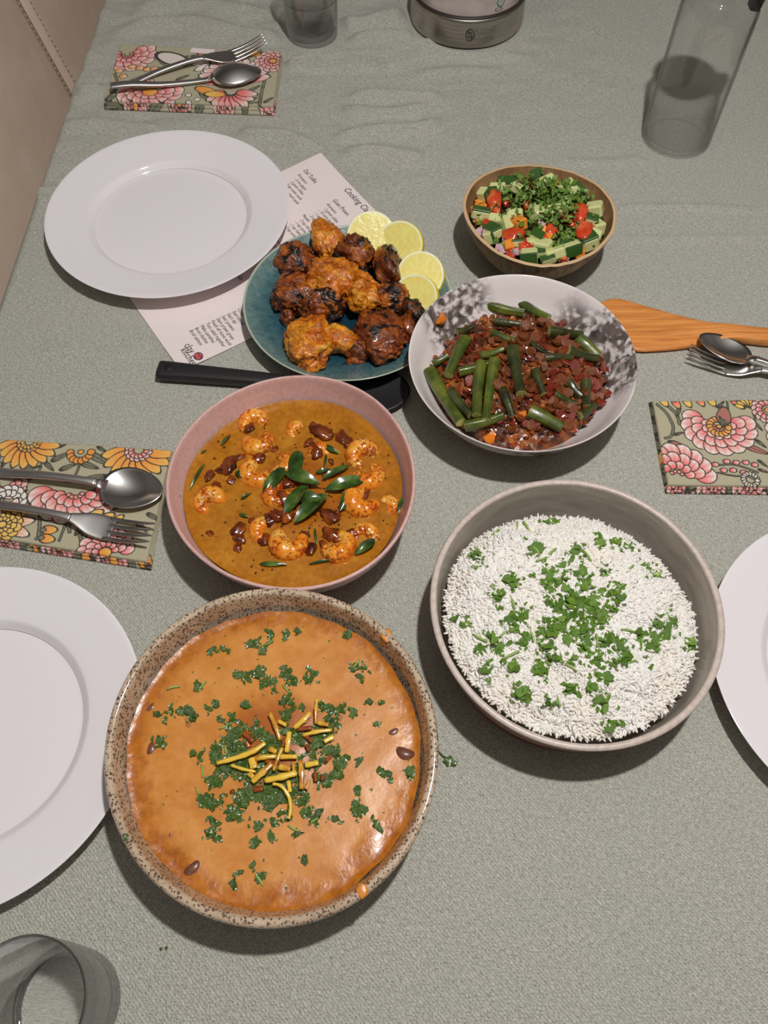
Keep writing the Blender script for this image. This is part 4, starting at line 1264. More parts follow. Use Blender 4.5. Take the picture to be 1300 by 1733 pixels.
# ================================================================== dal
SOUP_Z = .0505
DC = (-.0820, .1478)
def soup_r(a):
    k = drf(a) / .1193
    return (.1075) * k + .0006 * math.sin(9 * a) + .0004 * math.sin(23 * a)
def soup_z(x, y):
    r = math.hypot(x, y)
    return SOUP_Z + .00045 * fbm(x, y, 42, .4) + .0007 * max(0, (r - .085) / .02) * fbm(x, y, 95, 2.) + .0022 * math.exp(-((x + .0) ** 2 + (y - .003) ** 2) / .0007)
ms = B('dal_soup', rough=.30, spec=.35, coat=.06)
rad = ms.math('POWER', ms.math('ADD', ms.math('POWER', ms.sep(0), 2.), ms.math('POWER', ms.sep(1), 2.)), .5)
n1_ = ms.noise(26, 5, .6); n2_ = ms.noise(130, 4, .65)
c = ms.ramp(ms.math('ADD', ms.math('MULTIPLY', n1_, .6), ms.math('MULTIPLY', n2_, .4)), [(.32, C(180, 110, 40, 1.16)), (.5, C(198, 130, 58, 1.16)), (.7, C(212, 150, 80, 1.16))])
oil = ms.step(ms.math('ADD', rad, ms.math('MULTIPLY', ms.math('SUBTRACT', n1_, .5), .05)), .088, .104)
c = ms.mix(oil, c, ms.ramp(n2_, [(.35, C(158, 86, 18, 1.05)), (.7, C(196, 120, 34, 1.05))]))
pool = ms.math('SUBTRACT', 1., ms.step(ms.math('ADD', ms.dist((.002, .006, SOUP_Z)), ms.math('MULTIPLY', ms.math('SUBTRACT', n1_, .5), .06)), .012, .044))
c = ms.mix(ms.math('MULTIPLY', pool, .8), c, C(150, 74, 14))
fleck = ms.step(ms.noise(75, 2, .5), .70, .76)
c = ms.mix(ms.math('MULTIPLY', fleck, .6), c, C(120, 70, 36))
ms.set('Base Color', c).bump(ms.math('ADD', n1_, ms.math('ADD', ms.math('MULTIPLY', n2_, .5), ms.math('MULTIPLY', oil, ms.math('MULTIPLY', ms.noise(160, 3), 1.6)))), .22, .0014)
obj('dal_soup', mesh('dal_soup', disc(soup_r, lambda x, y, t: soup_z(x, y) + (.0012 * max(0, t - .97) / .03), 50, 150), ms), None, T((DC[0], DC[1], 0)), 'thick orange dal filling the speckled bowl', 'soup')
def on_soup(cx_, cy_):
    p = P(160 + cx_ / 2.1667, 980 + cy_ / 2.1667, SOUP_Z)
    return p.x, p.y, soup_z(p.x - DC[0], p.y - DC[1])
DH = [(610, 230, 9, 34), (640, 200, 3, 14), (700, 205, 3, 12), (745, 190, 1, 3), (480, 260, 2, 8), (425, 268, 2, 7), (525, 355, 4, 14), (590, 345, 6, 22), (640, 375, 7, 22), (720, 360, 8, 28), (790, 365, 5, 20), (720, 450, 7, 26), (560, 460, 2, 8), (440, 460, 3, 14), (275, 490, 5, 18), (355, 490, 8, 24), (245, 610, 3, 12), (380, 400, 2, 8), (375, 640, 2, 8), (870, 480, 9, 26), (500, 600, 12, 34), (450, 650, 10, 28), (480, 720, 11, 32), (560, 790, 9, 30), (660, 800, 9, 34), (740, 740, 5, 24), (830, 740, 6, 22), (900, 720, 6, 22), (420, 810, 11, 24), (435, 930, 11, 22), (510, 860, 5, 16), (600, 910, 3, 12), (595, 965, 2, 6), (780, 850, 6, 18), (800, 880, 2, 8), (965, 840, 7, 16), (965, 780, 2, 6), (970, 670, 1, 2), (1060, 712, 3, 10), (1150, 722, 3, 10), (970, 320, 5, 16), (950, 490, 2, 6), (1010, 450, 1, 2), (1050, 455, 1, 2), (610, 1090, 2, 6), (540, 1075, 1, 2), (585, 1050, 1, 2), (510, 1120, 1, 2), (1030, 895, 2, 10), (880, 640, 7, 24), (830, 600, 6, 24), (600, 560, 6, 22), (700, 500, 4, 20), (885, 885, 1, 2), (645, 940, 1, 2), (930, 205, 2, 5), (1040, 525, 1, 2), (770, 1030, 1, 2), (910, 660, 2, 8), (655, 885, 2, 8), (745, 930, 1, 3), (500, 500, 2, 10), (520, 640, 12, 50), (600, 740, 14, 60), (700, 780, 12, 50), (840, 560, 10, 40), (640, 580, 8, 50), (560, 700, 12, 50), (850, 680, 8, 40), (500, 560, 10, 40), (470, 680, 12, 50), (540, 800, 12, 50), (640, 830, 10, 60), (760, 800, 8, 40), (860, 520, 8, 40), (620, 640, 10, 90), (650, 620, 10, 40), (720, 560, 10, 40), (780, 630, 10, 40), (600, 600, 8, 40), (680, 700, 10, 50)]
small = []
for (cx_, cy_, n_, sp) in DH:
    for k in range(n_):
        qx, qy = cx_ + rnd.gauss(0, sp * .7), cy_ + rnd.gauss(0, sp * .7)
        x, y, z = on_soup(qx, qy)
        if k % 3 == 0:
            obj('coriander_leaf', LEAF_D[rnd.randrange(8)], None, orient(x, y, z + rnd.uniform(.0003, .0014), .25, rnd.uniform(.007, .0125)), 'dark chopped coriander leaf ' + where(x - DC[0], y - DC[1], .107, 'the dal'), 'herb', 'coriander leaves on the dal')
        else:
            small.append((LEAVES[rnd.randrange(8)], orient(x - DC[0], y - DC[1], z + rnd.uniform(.0003, .0012), .3, rnd.uniform(.006, .0095)), 0))
        for _ in range(2):
            x, y, z = on_soup(qx + rnd.gauss(0, 11), qy + rnd.gauss(0, 11))
            small.append((LEAVES[rnd.randrange(8)], orient(x - DC[0], y - DC[1], z + rnd.uniform(.0002, .001), .3, rnd.uniform(.003, .0065)), 0))
for k in range(60):
    a, t = rnd.uniform(0, 2 * PI), math.sqrt(rnd.random()) * .95
    x, y = soup_r(a) * t * math.cos(a), soup_r(a) * t * math.sin(a)
    small.append((LEAVES[rnd.randrange(8)], orient(x, y, soup_z(x, y) + .0001, .1, rnd.uniform(.0016, .0036)), 0))
scatter_stuff('chopped_coriander', small, mh_d, 'finely chopped wet coriander sprinkled over the orange dal', 'herb', T((DC[0], DC[1], 0)))
for (cx_, cy_, s) in ((290, 400, .010), (395, 395, .010), (395, 705, .009), (480, 540, .010), (705, 405, .009), (730, 915, .009), (605, 1105, .009), (640, 235, .008), (960, 310, .009), (490, 640, .012), (805, 888, .009), (380, 780, .008)):
    x, y, z = on_soup(cx_, cy_)
    obj('coriander_sprig', STEM_ME, None, orient(x, y, z + .0008, .1, s), 'cut pale green coriander stem floating on the orange dal', 'herb', 'coriander stems on the dal')
# kidney beans
mkb = B('kidney_bean_skin', rough=.28, spec=.5)
mkb.set('Base Color', mkb.ramp(mkb.noise(60, 3), [(.3, C(84, 50, 38)), (.7, C(136, 88, 66))]))
def bean_vf():
    v, f = ico(3)
    return [(p[0] * .0085, p[1] * .0050 + .0024 * (p[0] ** 2), p[2] * .0042) for p in v], f
bean_me = mesh('kidney_bean', bean_vf(), mkb)
for (cx_, cy_, a, dz, lb) in ((1138, 642, -20, -.0012, 'large dark kidney bean near the right rim of the dal bowl'), (1098, 560, 30, -.003, 'dark kidney bean just above the large bean at the right of the dal'), (208, 622, 80, -.0028, 'dark kidney bean near the left rim of the dal bowl'), (300, 690, 10, -.0037, 'half sunken kidney bean in the left part of the dal'), (276, 938, 90, -.0034, 'half sunken kidney bean low on the left of the dal'), (360, 1062, 40, -.0024, 'dark kidney bean at the lower left of the dal'), (206, 470, 50, -.0032, 'half sunken kidney bean at the upper left rim of the dal'), (1075, 428, 0, -.0038, 'half sunken kidney bean at the upper right of the dal'), (875, 1000, 10, -.0038, 'half sunken kidney bean at the lower right of the dal')):
    x, y, z = on_soup(cx_, cy_)
    obj('kidney_bean', bean_me, None, T((x, y, z + dz - .0007)) @ RZ(R(a)), lb, 'bean', 'kidney beans in the dal')
# fried ginger strips
mgi = B('fried_ginger', rough=.22, spec=.6, coat=.4)
rv = mgi.randv(4.)
g = mgi.noise(90, 3, .6)
mgi.set('Base Color', mgi.mix(mgi.step(mgi.math('ADD', mgi.math('MULTIPLY', g, .75), mgi.math('MULTIPLY', rv, .25)), .42, .78), C(230, 178, 60, 1.3), C(166, 88, 18, 1.15))).bump(g, .3, .0015)
mgd = B('browned_ginger', rough=.2, spec=.6, coat=.4)
mgd.set('Base Color', mgd.ramp(mgd.noise(80, 3), [(.3, C(96, 42, 12)), (.7, C(176, 88, 24))]))
def strip(pts, w, th, dz, lab, mat=mgi):
    ps = []
    for (a, b) in pts:
        p = P(320 + a / 4.333, 1140 + b / 4.333, SOUP_Z + .004)
        ps.append((p.x, p.y))
    c0 = ps[len(ps) // 2]
    ps = [(a - c0[0], b - c0[1]) for a, b in ps]
    n = len(ps)
    path = spline([(a, b, .0006 * math.sin(k * 2.1)) for k, (a, b) in enumerate(ps)], 5)
    vv, ff = [], []
    m_ = len(path)
    for i, p in enumerate(path):
        d = Vector(path[min(i + 1, m_ - 1)]) - Vector(path[max(i - 1, 0)]); d.z = 0; d.normalize()
        s = Vector((-d.y, d.x, 0))
        ww = w * (1 - .25 * abs(i / (m_ - 1) - .45) * 2) * (1 + .12 * math.sin(i * 1.7))
        for (sx, sz) in ((1, -1), (1, .6), (.55, 1), (-.55, 1), (-1, .6), (-1, -1)):
            vv.append(tuple(Vector(p) + s * sx * ww / 2 + Vector((0, 0, sz * th / 2))))
    for i in range(m_ - 1):
        for k in range(6):
            k2 = (k + 1) % 6
            ff.append((i * 6 + k, i * 6 + k2, (i + 1) * 6 + k2, (i + 1) * 6 + k))
    ff.append(tuple(range(5, -1, -1))); ff.append(tuple((m_ - 1) * 6 + k for k in range(6)))
    z = soup_z(c0[0] - DC[0], c0[1] - DC[1])
    obj('ginger_strip', mesh('ginger_strip', (vv, ff), mat), None, T((c0[0], c0[1], z + th / 2 + dz)), lab, 'ginger', 'fried ginger strips on the dal')
GS = [([(595, 295), (640, 400), (668, 492)], 34, .0030, 'fried ginger strip with a flared end at the top of the ginger pile'),
      ([(562, 515), (480, 575), (360, 620), (208, 664)], 38, .0046, 'long pale ginger strip pointing left out of the ginger pile'),
      ([(655, 350), (715, 385)], 30, .0022, None), ([(890, 290), (840, 345), (770, 402)], 40, .0030, 'greenish ginger strip slanting at the upper right of the pile'),
      ([(942, 185), (930, 270), (930, 372)], 26, .0036, 'thin pointed ginger strip standing up at the upper right of the pile'), ([(945, 362), (1025, 380)], 34, .0030, None),
      ([(835, 455), (940, 430), (1050, 415)], 30, .0034, 'brown ginger strip at the right edge of the ginger pile'), ([(738, 435), (730, 510), (718, 585)], 40, .0040, 'thick golden ginger strip in the middle of the pile pointing up'),
      ([(490, 635), (560, 620), (645, 612)], 36, .0038, None), ([(650, 615), (795, 615)], 36, .0036, None), ([(690, 555), (655, 640), (625, 722)], 28, .0058, 'thin ginger strip lying across the top of the pile'),
      ([(612, 665), (540, 735), (465, 800)], 46, .0044, 'broad golden ginger strip at the lower left of the pile'), ([(465, 620), (478, 700)], 62, .0030, None), ([(660, 685), (745, 705)], 44, .0026, None),
      ([(790, 735), (680, 765), (558, 790)], 46, .0050, 'broad ginger strip lying level at the bottom of the pile'), ([(815, 640), (828, 740), (825, 852)], 42, .0042, 'straight golden ginger strip upright at the lower right of the pile'),
      ([(765, 650), (772, 725)], 28, .0036, None), ([(850, 672), (950, 656)], 42, .0028, None), ([(310, 675), (400, 705), (490, 722)], 24, .0028, None),
      ([(615, 810), (680, 830), (735, 910), (745, 1000), (732, 1068)], 26, .0034, 'curved ginger strip hanging below the ginger pile'), ([(728, 785), (742, 870)], 32, .0022, None), ([(882, 780), (858, 850)], 28, .0024, None),
      ([(440, 730), (470, 762)], 40, .0020, None), ([(590, 555), (645, 580)], 40, .0024, None), ([(1062, 460), (990, 500)], 38, .0022, None)]
for pts, w, dz, lb in GS:
    strip(pts, w / 4.333 * .00044, .0025, dz, lb or 'short golden ginger piece in the ginger pile on the dal')
for pts, w, dz in (([(790, 410), (900, 400)], 40, .0026), ([(840, 440), (900, 500)], 36, .002), ([(400, 430), (470, 500)], 44, .0014), ([(700, 480), (690, 545)], 30, .003), ([(860, 520), (880, 570)], 34, .002), ([(440, 540), (420, 500)], 40, .0012), ([(920, 720), (930, 790)], 34, .0016), ([(980, 740), (975, 780)], 34, .0012), ([(470, 850), (540, 840)], 44, .0012), ([(560, 640), (640, 660)], 40, .002), ([(1000, 640), (1045, 600)], 28, .0014), ([(310, 850), (320, 870)], 34, .0008)):
    strip(pts, w / 4.333 * .00040, .0024, dz, 'dark browned ginger crumb in the oil around the ginger pile', mgd)

def on_rim(px, py):
    p = P(px, py, .067); a = math.atan2(p.y - DB[1], p.x - DB[0]); q = drf(a) - .0032
    return Vector((DB[0] + q * math.cos(a), DB[1] + q * math.sin(a), .0672))
# coriander fallen on the cloth and a leaf stuck on the dal bowl rim, dal drips
mb = MB(); mb.add(LEAVES[2], T((0, 0, .001)) @ S3(.011)); mb.add(STEM, T((-.006, .005, .0008)) @ RZ(R(140)) @ S3(.008)); mb.add(LEAVES[5], T((.004, -.002, .001)) @ S3(.007))
p = P(762, 1289, 0); obj('coriander_sprig', mesh('coriander_sprig', mb.vf(), mh_d), None, T((p.x, p.y, .0006)), 'small coriander sprig fallen on the cloth right of the dal', 'herb')
p = on_rim(215, 1417); obj('coriander_leaf', LEAF_D[3], None, T((p.x, p.y, .0682)) @ S3(.009), 'coriander leaf stuck on the left rim of the dal bowl', 'herb')
mdr = B('dal_drip', C(206, 132, 58), .3)
p = on_rim(609, 1499); obj('dal_drip', mesh('dal_drip', blob(.0036, .0048, .0012, .2, 1.5, 3, 3), mdr), None, T((p.x, p.y, .0672)), 'orange dal drip on the lower right rim of the dal bowl', 'drip')
p = on_rim(658, 1072); obj('dal_drip', mesh('dal_drip', blob(.004, .005, .0010, .2, 1.5, 5, 3), mdr), None, T((p.x, p.y, .0672)), 'orange dal smear on the upper right rim of the dal bowl', 'drip')
for a, b, lb in ((273, 1606, 'left one of two tiny dark crumbs on the cloth below the dal bowl'), (282, 1604, 'right one of two tiny dark crumbs on the cloth below the dal bowl')):
    p = P(a, b, 0); obj('crumb', mesh('crumb', blob(.0011, .0011, .0008, .25, 1.5, a, 2), mh_d), None, T((p.x, p.y, .0010)), lb, 'crumb')
# ================================================================== prawn curry
CZ = .0440
CC = (-.0785, .3735)
def curry_r(a): return .0952 * (prf(a) / .1055) + .0005 * math.sin(7 * a)
def curry_z(x, y): return CZ + .0006 * fbm(x, y, 50, 8.)
mcu = B('curry_gravy', rough=.17, spec=.5, coat=.25)
n1_ = mcu.noise(30, 5, .62); n2_ = mcu.noise(220, 4, .7)
c = mcu.ramp(mcu.math('ADD', mcu.math('MULTIPLY', n1_, .55), mcu.math('MULTIPLY', n2_, .45)), [(.34, C(132, 80, 13, 1.2)), (.5, C(162, 102, 22, 1.2)), (.68, C(184, 126, 38, 1.2))])
red = mcu.math('SUBTRACT', 1., mcu.step(mcu.math('ADD', mcu.dist((.008, -.004, CZ)), mcu.math('MULTIPLY', mcu.math('SUBTRACT', n1_, .5), .09)), .012, .06))
c = mcu.mix(mcu.math('MULTIPLY', red, .45), c, C(150, 66, 14))
mcu.set('Base Color', c).bump(mcu.math('ADD', n1_, mcu.math('MULTIPLY', n2_, .35)), .3, .0012)
obj('curry_sauce', mesh('curry_sauce', disc(curry_r, lambda x, y, t: curry_z(x, y) + .0012 * max(0, t - .97) / .03, 44, 132), mcu), None, T((CC[0], CC[1], 0)), 'golden brown curry sauce in the pink bowl', 'sauce')
def on_curry(px, py, dz=0.):
    p = P(px, py, CZ + dz); return p.x, p.y, curry_z(p.x - CC[0], p.y - CC[1])
mpr = B('spiced_prawn', rough=.2, spec=.5, coat=.3)
mpr.randv(6.)
n1_ = mpr.noise(70, 4, .6); n2_ = mpr.noise(420, 3, .6)
c = mpr.ramp(n1_, [(.3, C(196, 96, 16)), (.5, C(226, 136, 36)), (.68, C(240, 178, 84))])
c = mpr.mix(mpr.math('MULTIPLY', mpr.step(mpr.math('ADD', mpr.math('MULTIPLY', n2_, .6), mpr.math('MULTIPLY', mpr.noise(50, 2), .4)), .49, .58), .85), c, C(136, 42, 10))
mpr.set('Base Color', c).bump(n2_, .3, .0012)
def prawn_vf(rad=.0092, turn=265, thick=.0098):
    pts, rs = [], []
    n = 40
    for k in range(n + 1):
        t = k / n
        a = R(-30 + turn * t)
        rr_ = rad * (1 - .28 * t)
        pts.append((rr_ * math.cos(a), rr_ * math.sin(a), .0018 * math.sin(t * PI)))
        seg_ = 1 + .10 * abs(math.sin(t * PI * 6))
        rs.append(thick * (.35 + .65 * math.sin(min(1, t * 2.2 + .18) * PI / 2)) * (1 - .75 * max(0, t - .35)) * seg_ * .8)
    rs[0] *= .5; rs[-1] *= .4
    return tube(pts, rs, 14)
def tail_vf(rad=.0092, turn=265):
    a = R(-30 + turn); r0 = rad * .72
    base = Vector((r0 * math.cos(a), r0 * math.sin(a), .0005))
    d = Vector((-math.sin(a), math.cos(a), 0)); s = Vector((math.cos(a), math.sin(a), 0))
    mb = MB()
    for q in (-.5, 0, .5):
        dd = (d + s * q).normalized()
        mb.add(loft([(0, 0, 0, .0008, .0005), (.0035, 0, .0003, .0019, .0006), (.0068, 0, .0004, .0010, .0004)], 8), T(base) @ RZ(math.atan2(dd.y, dd.x)))
    return mb.vf()
prawn_me = mesh('body', prawn_vf(), mpr); ptail_me = mesh('tail', tail_vf(), mpr)
PR = [(427, 716, 20, 1.0, -.0012, 'spiced prawn at the upper left of the curry, furthest from the camera'), (438, 743, 190, 1.05, -.0005, 'spiced prawn just below the furthest prawn at the upper left of the curry'), (504, 727, 60, .8, -.0035, 'small half sunken prawn at the top of the curry'),
      (438, 796, 130, 1.1, -.001, 'spiced prawn left of the curry leaf cluster'), (475, 780, 250, .9, -.002, 'spiced prawn tucked behind the curry leaf cluster'), (614, 772, 40, 1.1, -.0005, 'spiced prawn at the right of the curry, upper one of a touching pair'),
      (624, 799, 200, 1.05, -.0005, 'spiced prawn at the right of the curry, lower one of a touching pair'), (617, 845, 120, 1.2, .0, 'ring shaped prawn at the right of the curry below the touching pair'), (653, 853, 300, .8, -.003, 'small half sunken prawn nearest the right wall of the pink bowl'),
      (354, 850, 30, 1.0, -.001, 'pale curled prawn alone at the left of the curry'), (449, 897, 80, .95, -.0025, 'half sunken prawn at the lower left of the curry'), (493, 913, 160, 1.2, -.0005, 'large round prawn at the bottom centre of the curry'),
      (571, 918, 220, 1.1, -.0005, 'prawn with a dark shallot piece on it at the lower right of the curry'), (615, 905, 340, .85, -.002, 'small prawn behind a curry leaf at the lower right of the curry'), (474, 836, 100, 1.0, .0005, 'prawn lying under the curry leaf cluster'), (538, 765, 10, .8, -.0028, 'half sunken prawn above the curry leaf cluster')]
for (a, b, an, s, dz, lb) in PR:
    x, y, z = on_curry(a, b, .002)
    r = root('prawn', T((x, y, z + dz - .0022)) @ RZ(R(an)) @ RX(R(rnd.uniform(-10, 10))) @ S3(s * 1.06), lb, 'prawn', 'prawns in the curry')
    obj('body', prawn_me, r); obj('tail', ptail_me, r)
mcl = B('curry_leaf', rough=.2, spec=.6, coat=.3)
mcl.randv(5.)
g = mcl.noise(70, 3)
mcl.set('Base Color', mcl.ramp(g, [(.3, C(28, 44, 14, 1.2)), (.55, C(50, 76, 26, 1.3)), (.75, C(96, 118, 44, 1.3))])).bump(g, .25, .001)
def leaf_long(ln, w, bend, curl, fold=.25):
    v, f = [], []
    n, m_ = 14, 6
    for i in range(n + 1):
        t = i / n
        ww = w * math.sin(PI * min(1, t ** .8 * .98 + .01)) ** .8 + .0003
        for j in range(m_ + 1):
            s = j / m_ * 2 - 1
            v.append(((t - .5) * ln, s * ww / 2, bend * math.sin(t * PI) + fold * abs(s) * ww / 2 + curl * s * ww * math.sin(t * 5)))
    for i in range(n):
        for j in range(m_):
            a = i * (m_ + 1) + j
            f.append((a, a + m_ + 1, a + m_ + 2, a + 1))
    nv_ = len(v)
    v += [(p[0], p[1], p[2] - .0004) for p in v]
    f += [tuple(nv_ + i for i in reversed(q)) for q in f]
    return v, f
CL = [((504, 764), (499, 812), 30, .0060, 'upright curry leaf at the top of the leaf cluster'), ((481, 793), (446, 836), 27, .005, 'curry leaf pointing to the lower left of the cluster'), ((484, 800), (541, 820), 26, .0065, 'curry leaf lying across the middle of the cluster'), ((520, 822), (482, 872), 32, .004, 'dark curry leaf at the bottom left of the cluster'), ((552, 838), (500, 884), 34, .0045, 'broad dark curry leaf at the bottom of the cluster'), ((616, 812), (552, 828), 28, .005, 'curry leaf pointing right out of the cluster'), ((604, 822), (576, 864), 26, .004, 'curry leaf pointing down at the right of the cluster'), ((399, 800), (440, 814), 19, .002, 'single green curry leaf left of the cluster'), ((590, 789), (546, 810), 14, .004, 'rolled curry leaf at the upper right of the cluster'), ((634, 914), (601, 938), 19, .0025, 'green curry leaf at the lower right of the curry'), ((390, 737), (375, 754), 9, .001, 'small curry leaf at the upper left of the curry'), ((548, 755), (573, 768), 11, .001, 'small curry leaf at the upper right of the curry'), ((552, 770), (549, 793), 5, .001, None), ((346, 786), (322, 828), 6, .0008, 'thin dark leaf strip at the far left of the curry'), ((440, 955), (485, 956), 9, .0006, 'dark leaf strip at the bottom of the curry'), ((680, 843), (674, 868), 9, .002, 'dark leaf strip by the right wall of the pink bowl'), ((524, 955), (572, 948), 4, .0008, None), ((533, 895), (537, 922), 4, .001, None), ((405, 870), (420, 876), 6, .001, None), ((408, 845), (425, 835), 6, .001, None), ((340, 768), (350, 762), 5, .0006, None), ((470, 938), (478, 942), 10, .0006, None), ((287, 815), (304, 838), 3, .004, 'thin herb strand stuck to the left wall of the pink bowl'), ((535, 800), (560, 795), 8, .003, None), ((505, 842), (545, 845), 26, .006, 'dark glossy curry leaf on top of the cluster')]
for (a, b, w, dz, lb) in CL:
    zz = CZ + dz
    p, q = P(*a, zz), P(*b, zz)
    if lb and 'left wall' in lb:
        p.z += .012
    d = q - p; m_ = (p + q) / 2
    obj('curry_leaf', mesh('curry_leaf', leaf_long(d.length * 1.04, w * .00044, min(.004, d.length * .08), .12), mcl), None, T((m_.x, m_.y, zz + .0006)) @ RZ(math.atan2(d.y, d.x)) @ RX(rnd.uniform(-.25, .25)), lb or 'thin dark leaf shred ' + where(m_.x - CC[0], m_.y - CC[1], .095, 'the curry'), 'leaf', 'curry leaves in the curry')
msh = B('fried_shallot', rough=.22, spec=.5, coat=.3)
msh.randv(4.)
msh.set('Base Color', msh.ramp(msh.noise(110, 3), [(.3, C(52, 20, 8)), (.55, C(110, 48, 14)), (.75, C(160, 82, 24))])).bump(msh.noise(200, 2), .3, .0012)
sh_me = [mesh('shallot_piece', blob(.0062, .0044, .0022, .3, 1.4, s, 3), msh) for s in range(6)]
for (cx_, cy_, s) in ((800, 370, 1.6), (770, 350, 1.), (840, 380, .9), (900, 395, 1.2), (930, 425, .9), (360, 530, 1.5), (330, 550, .9), (410, 490, .8), (400, 840, 1.2), (410, 880, 1.), (400, 920, .7), (550, 790, 1.3), (500, 820, .9), (840, 770, 1.4), (870, 780, .8), (265, 580, .9), (365, 600, .8), (290, 640, 1.), (640, 620, 1.), (560, 680, 1.), (620, 690, 1.2), (850, 860, 1.3), (890, 880, .8), (755, 925, 1.), (700, 930, .8), (950, 850, .8), (640, 770, 1.2), (590, 780, 1.), (780, 460, 1.3), (740, 420, .8), (1010, 660, .9), (450, 350, 1.1), (500, 500, 1.), (530, 880, 1.), (480, 800, .8), (270, 855, .6), (580, 450, .6), (850, 510, .5), (720, 860, .7), (810, 910, .7)):
    x, y, z = on_curry(260 + cx_ / 2.826, 600 + cy_ / 2.826, .001)
    obj('shallot_piece', sh_me[rnd.randrange(6)], None, T((x, y, z + rnd.uniform(-.0004, .0014) + (.003 if 560 < cx_ < 660 and 600 < cy_ < 790 else 0))) @ RZ(rnd.uniform(0, 6)) @ S3(s), 'dark fried shallot piece ' + where(x - CC[0], y - CC[1], .095, 'the prawn curry'), 'shallot', 'shallot pieces in the curry')
seeds = []
sd = ico(1)
for k in range(230):
    if k < 120: px, py = rnd.gauss(495, 40), rnd.gauss(850, 45)
    else: px, py = rnd.uniform(330, 670), rnd.uniform(710, 970)
    x, y, z = on_curry(px, py)
    if math.hypot(x - CC[0], y - CC[1]) > .09: continue
    seeds.append((sd, T((x - CC[0], y - CC[1], z + .0004)) @ S3(rnd.uniform(.0006, .0012)), 0))
scatter_stuff('mustard_seeds', seeds, B('mustard_seed', C(58, 26, 10), .25), 'dark mustard seeds and chili flecks scattered over the curry', 'spice', T((CC[0], CC[1], 0)))

# ================================================================== okra
def okra_z(x, y):
    r = math.hypot(x, y) / .086
    return .0300 + .020 * max(0, 1 - r ** 2.4) + .0025 * fbm(x, y, 45, 3.)
OC = (.1300, .5065)
def on_okra(px, py, dz=0.):
    z = .045
    for _ in range(5):
        p = P(px, py, z + dz); z = okra_z(p.x - OC[0], p.y - OC[1])
    return p.x, p.y, z
mok = B('okra_skin', rough=.3, spec=.5, coat=.2)
mok.randv(5.)
g = mok.noise(40, 4, .6)
mok.set('Base Color', mok.ramp(g, [(.3, C(44, 50, 14, 1.1)), (.5, C(74, 86, 28, 1.1)), (.72, C(112, 118, 40, 1.1))])).bump(mok.noise(140, 3), .25, .0012)
mod = B('dark_okra_skin', rough=.28, spec=.5, coat=.3)
mod.randv(5.)
mod.set('Base Color', mod.ramp(mod.noise(50, 4, .6), [(.3, C(30, 30, 14, 1.2)), (.6, C(60, 66, 28, 1.2)), (.75, C(92, 84, 34, 1.2))])).bump(mod.noise(120, 3), .5, .0015)
moi = B('okra_flesh', rough=.4)
moi.set('Base Color', moi.ramp(moi.vor(700), [(.2, C(214, 206, 160)), (.6, C(150, 160, 72))]))
def okra_vf(ln, w, taper):
    st_, v, f = 12, [], []
    n = 20
    for i in range(st_ + 1):
        t = i / st_
        rr_ = w / 2 * (1 - taper * t) * (1 + .05 * math.sin(t * 7))
        for k in range(n):
            a = 2 * PI * k / n
            q = rr_ * (1 - .10 * (1 - abs(math.cos(2.5 * a))))
            v.append(((t - .5) * ln, q * math.cos(a), q * math.sin(a) * .85 + .0012 * math.sin(t * PI)))
    for i in range(st_):
        for k in range(n):
            k2 = (k + 1) % n
            f.append((i * n + k, i * n + k2, (i + 1) * n + k2, (i + 1) * n + k))
    return (v, f), (v[:n], [tuple(range(n - 1, -1, -1))]), (v[st_ * n:], [tuple(range(n))])
OK = [((787, 577), (760, 632), 24, 0, 'long green okra piece slanting at the left of the bowl'), ((780, 627), (840, 614), 20, 0, 'green okra piece lying level left of the centre'), ((814, 621), (808, 697), 25, 0, 'straight green okra piece pointing down left of the centre'), ((836, 616), (824, 703), 20, 0, 'green okra piece right beside the straight left one'), ((729, 630), (778, 712), 27, 0, 'longest okra piece along the lower left wall'), ((868, 594), (882, 664), 28, 1, 'dark wrinkled okra piece in the middle of the bowl'), ((789, 718), (850, 708), 22, 0, 'yellowish green okra piece at the bottom of the bowl'), ((896, 700), (950, 721), 26, 0, 'green okra piece with white seeds at the lower right'), ((880, 512), (925, 543), 24, 0, 'okra piece with a reddish end at the top of the bowl'), ((825, 518), (884, 532), 24, 0, 'green okra piece at the top left of the bowl'), ((778, 530), (808, 522), 18, 0, 'short okra piece near the upper left marbling'), ((930, 565), (985, 563), 19, 1, 'dark okra piece in the upper right of the bowl'), ((978, 577), (1012, 600), 25, 0, 'bright green okra piece at the right of the bowl'), ((924, 606), (968, 603), 15, 1, None), ((962, 598), (1010, 603), 23, 1, 'blackened glossy okra piece at the right of the bowl'), ((838, 541), (900, 551), 15, 1, None), ((834, 563), (870, 578), 17, 0, None), ((992, 647), (994, 684), 20, 1, None), ((982, 704), (1006, 686), 18, 1, None), ((906, 628), (920, 664), 18, 1, None), ((962, 648), (984, 668), 18, 1, None), ((733, 612), (758, 604), 14, 0, None), ((764, 662), (796, 700), 22, 1, None), ((940, 668), (975, 680), 16, 1, None), ((850, 660), (868, 700), 16, 1, None), ((775, 560), (800, 552), 16, 1, None), ((900, 580), (930, 600), 14, 1, None), ((815, 600), (850, 590), 15, 0, None)]
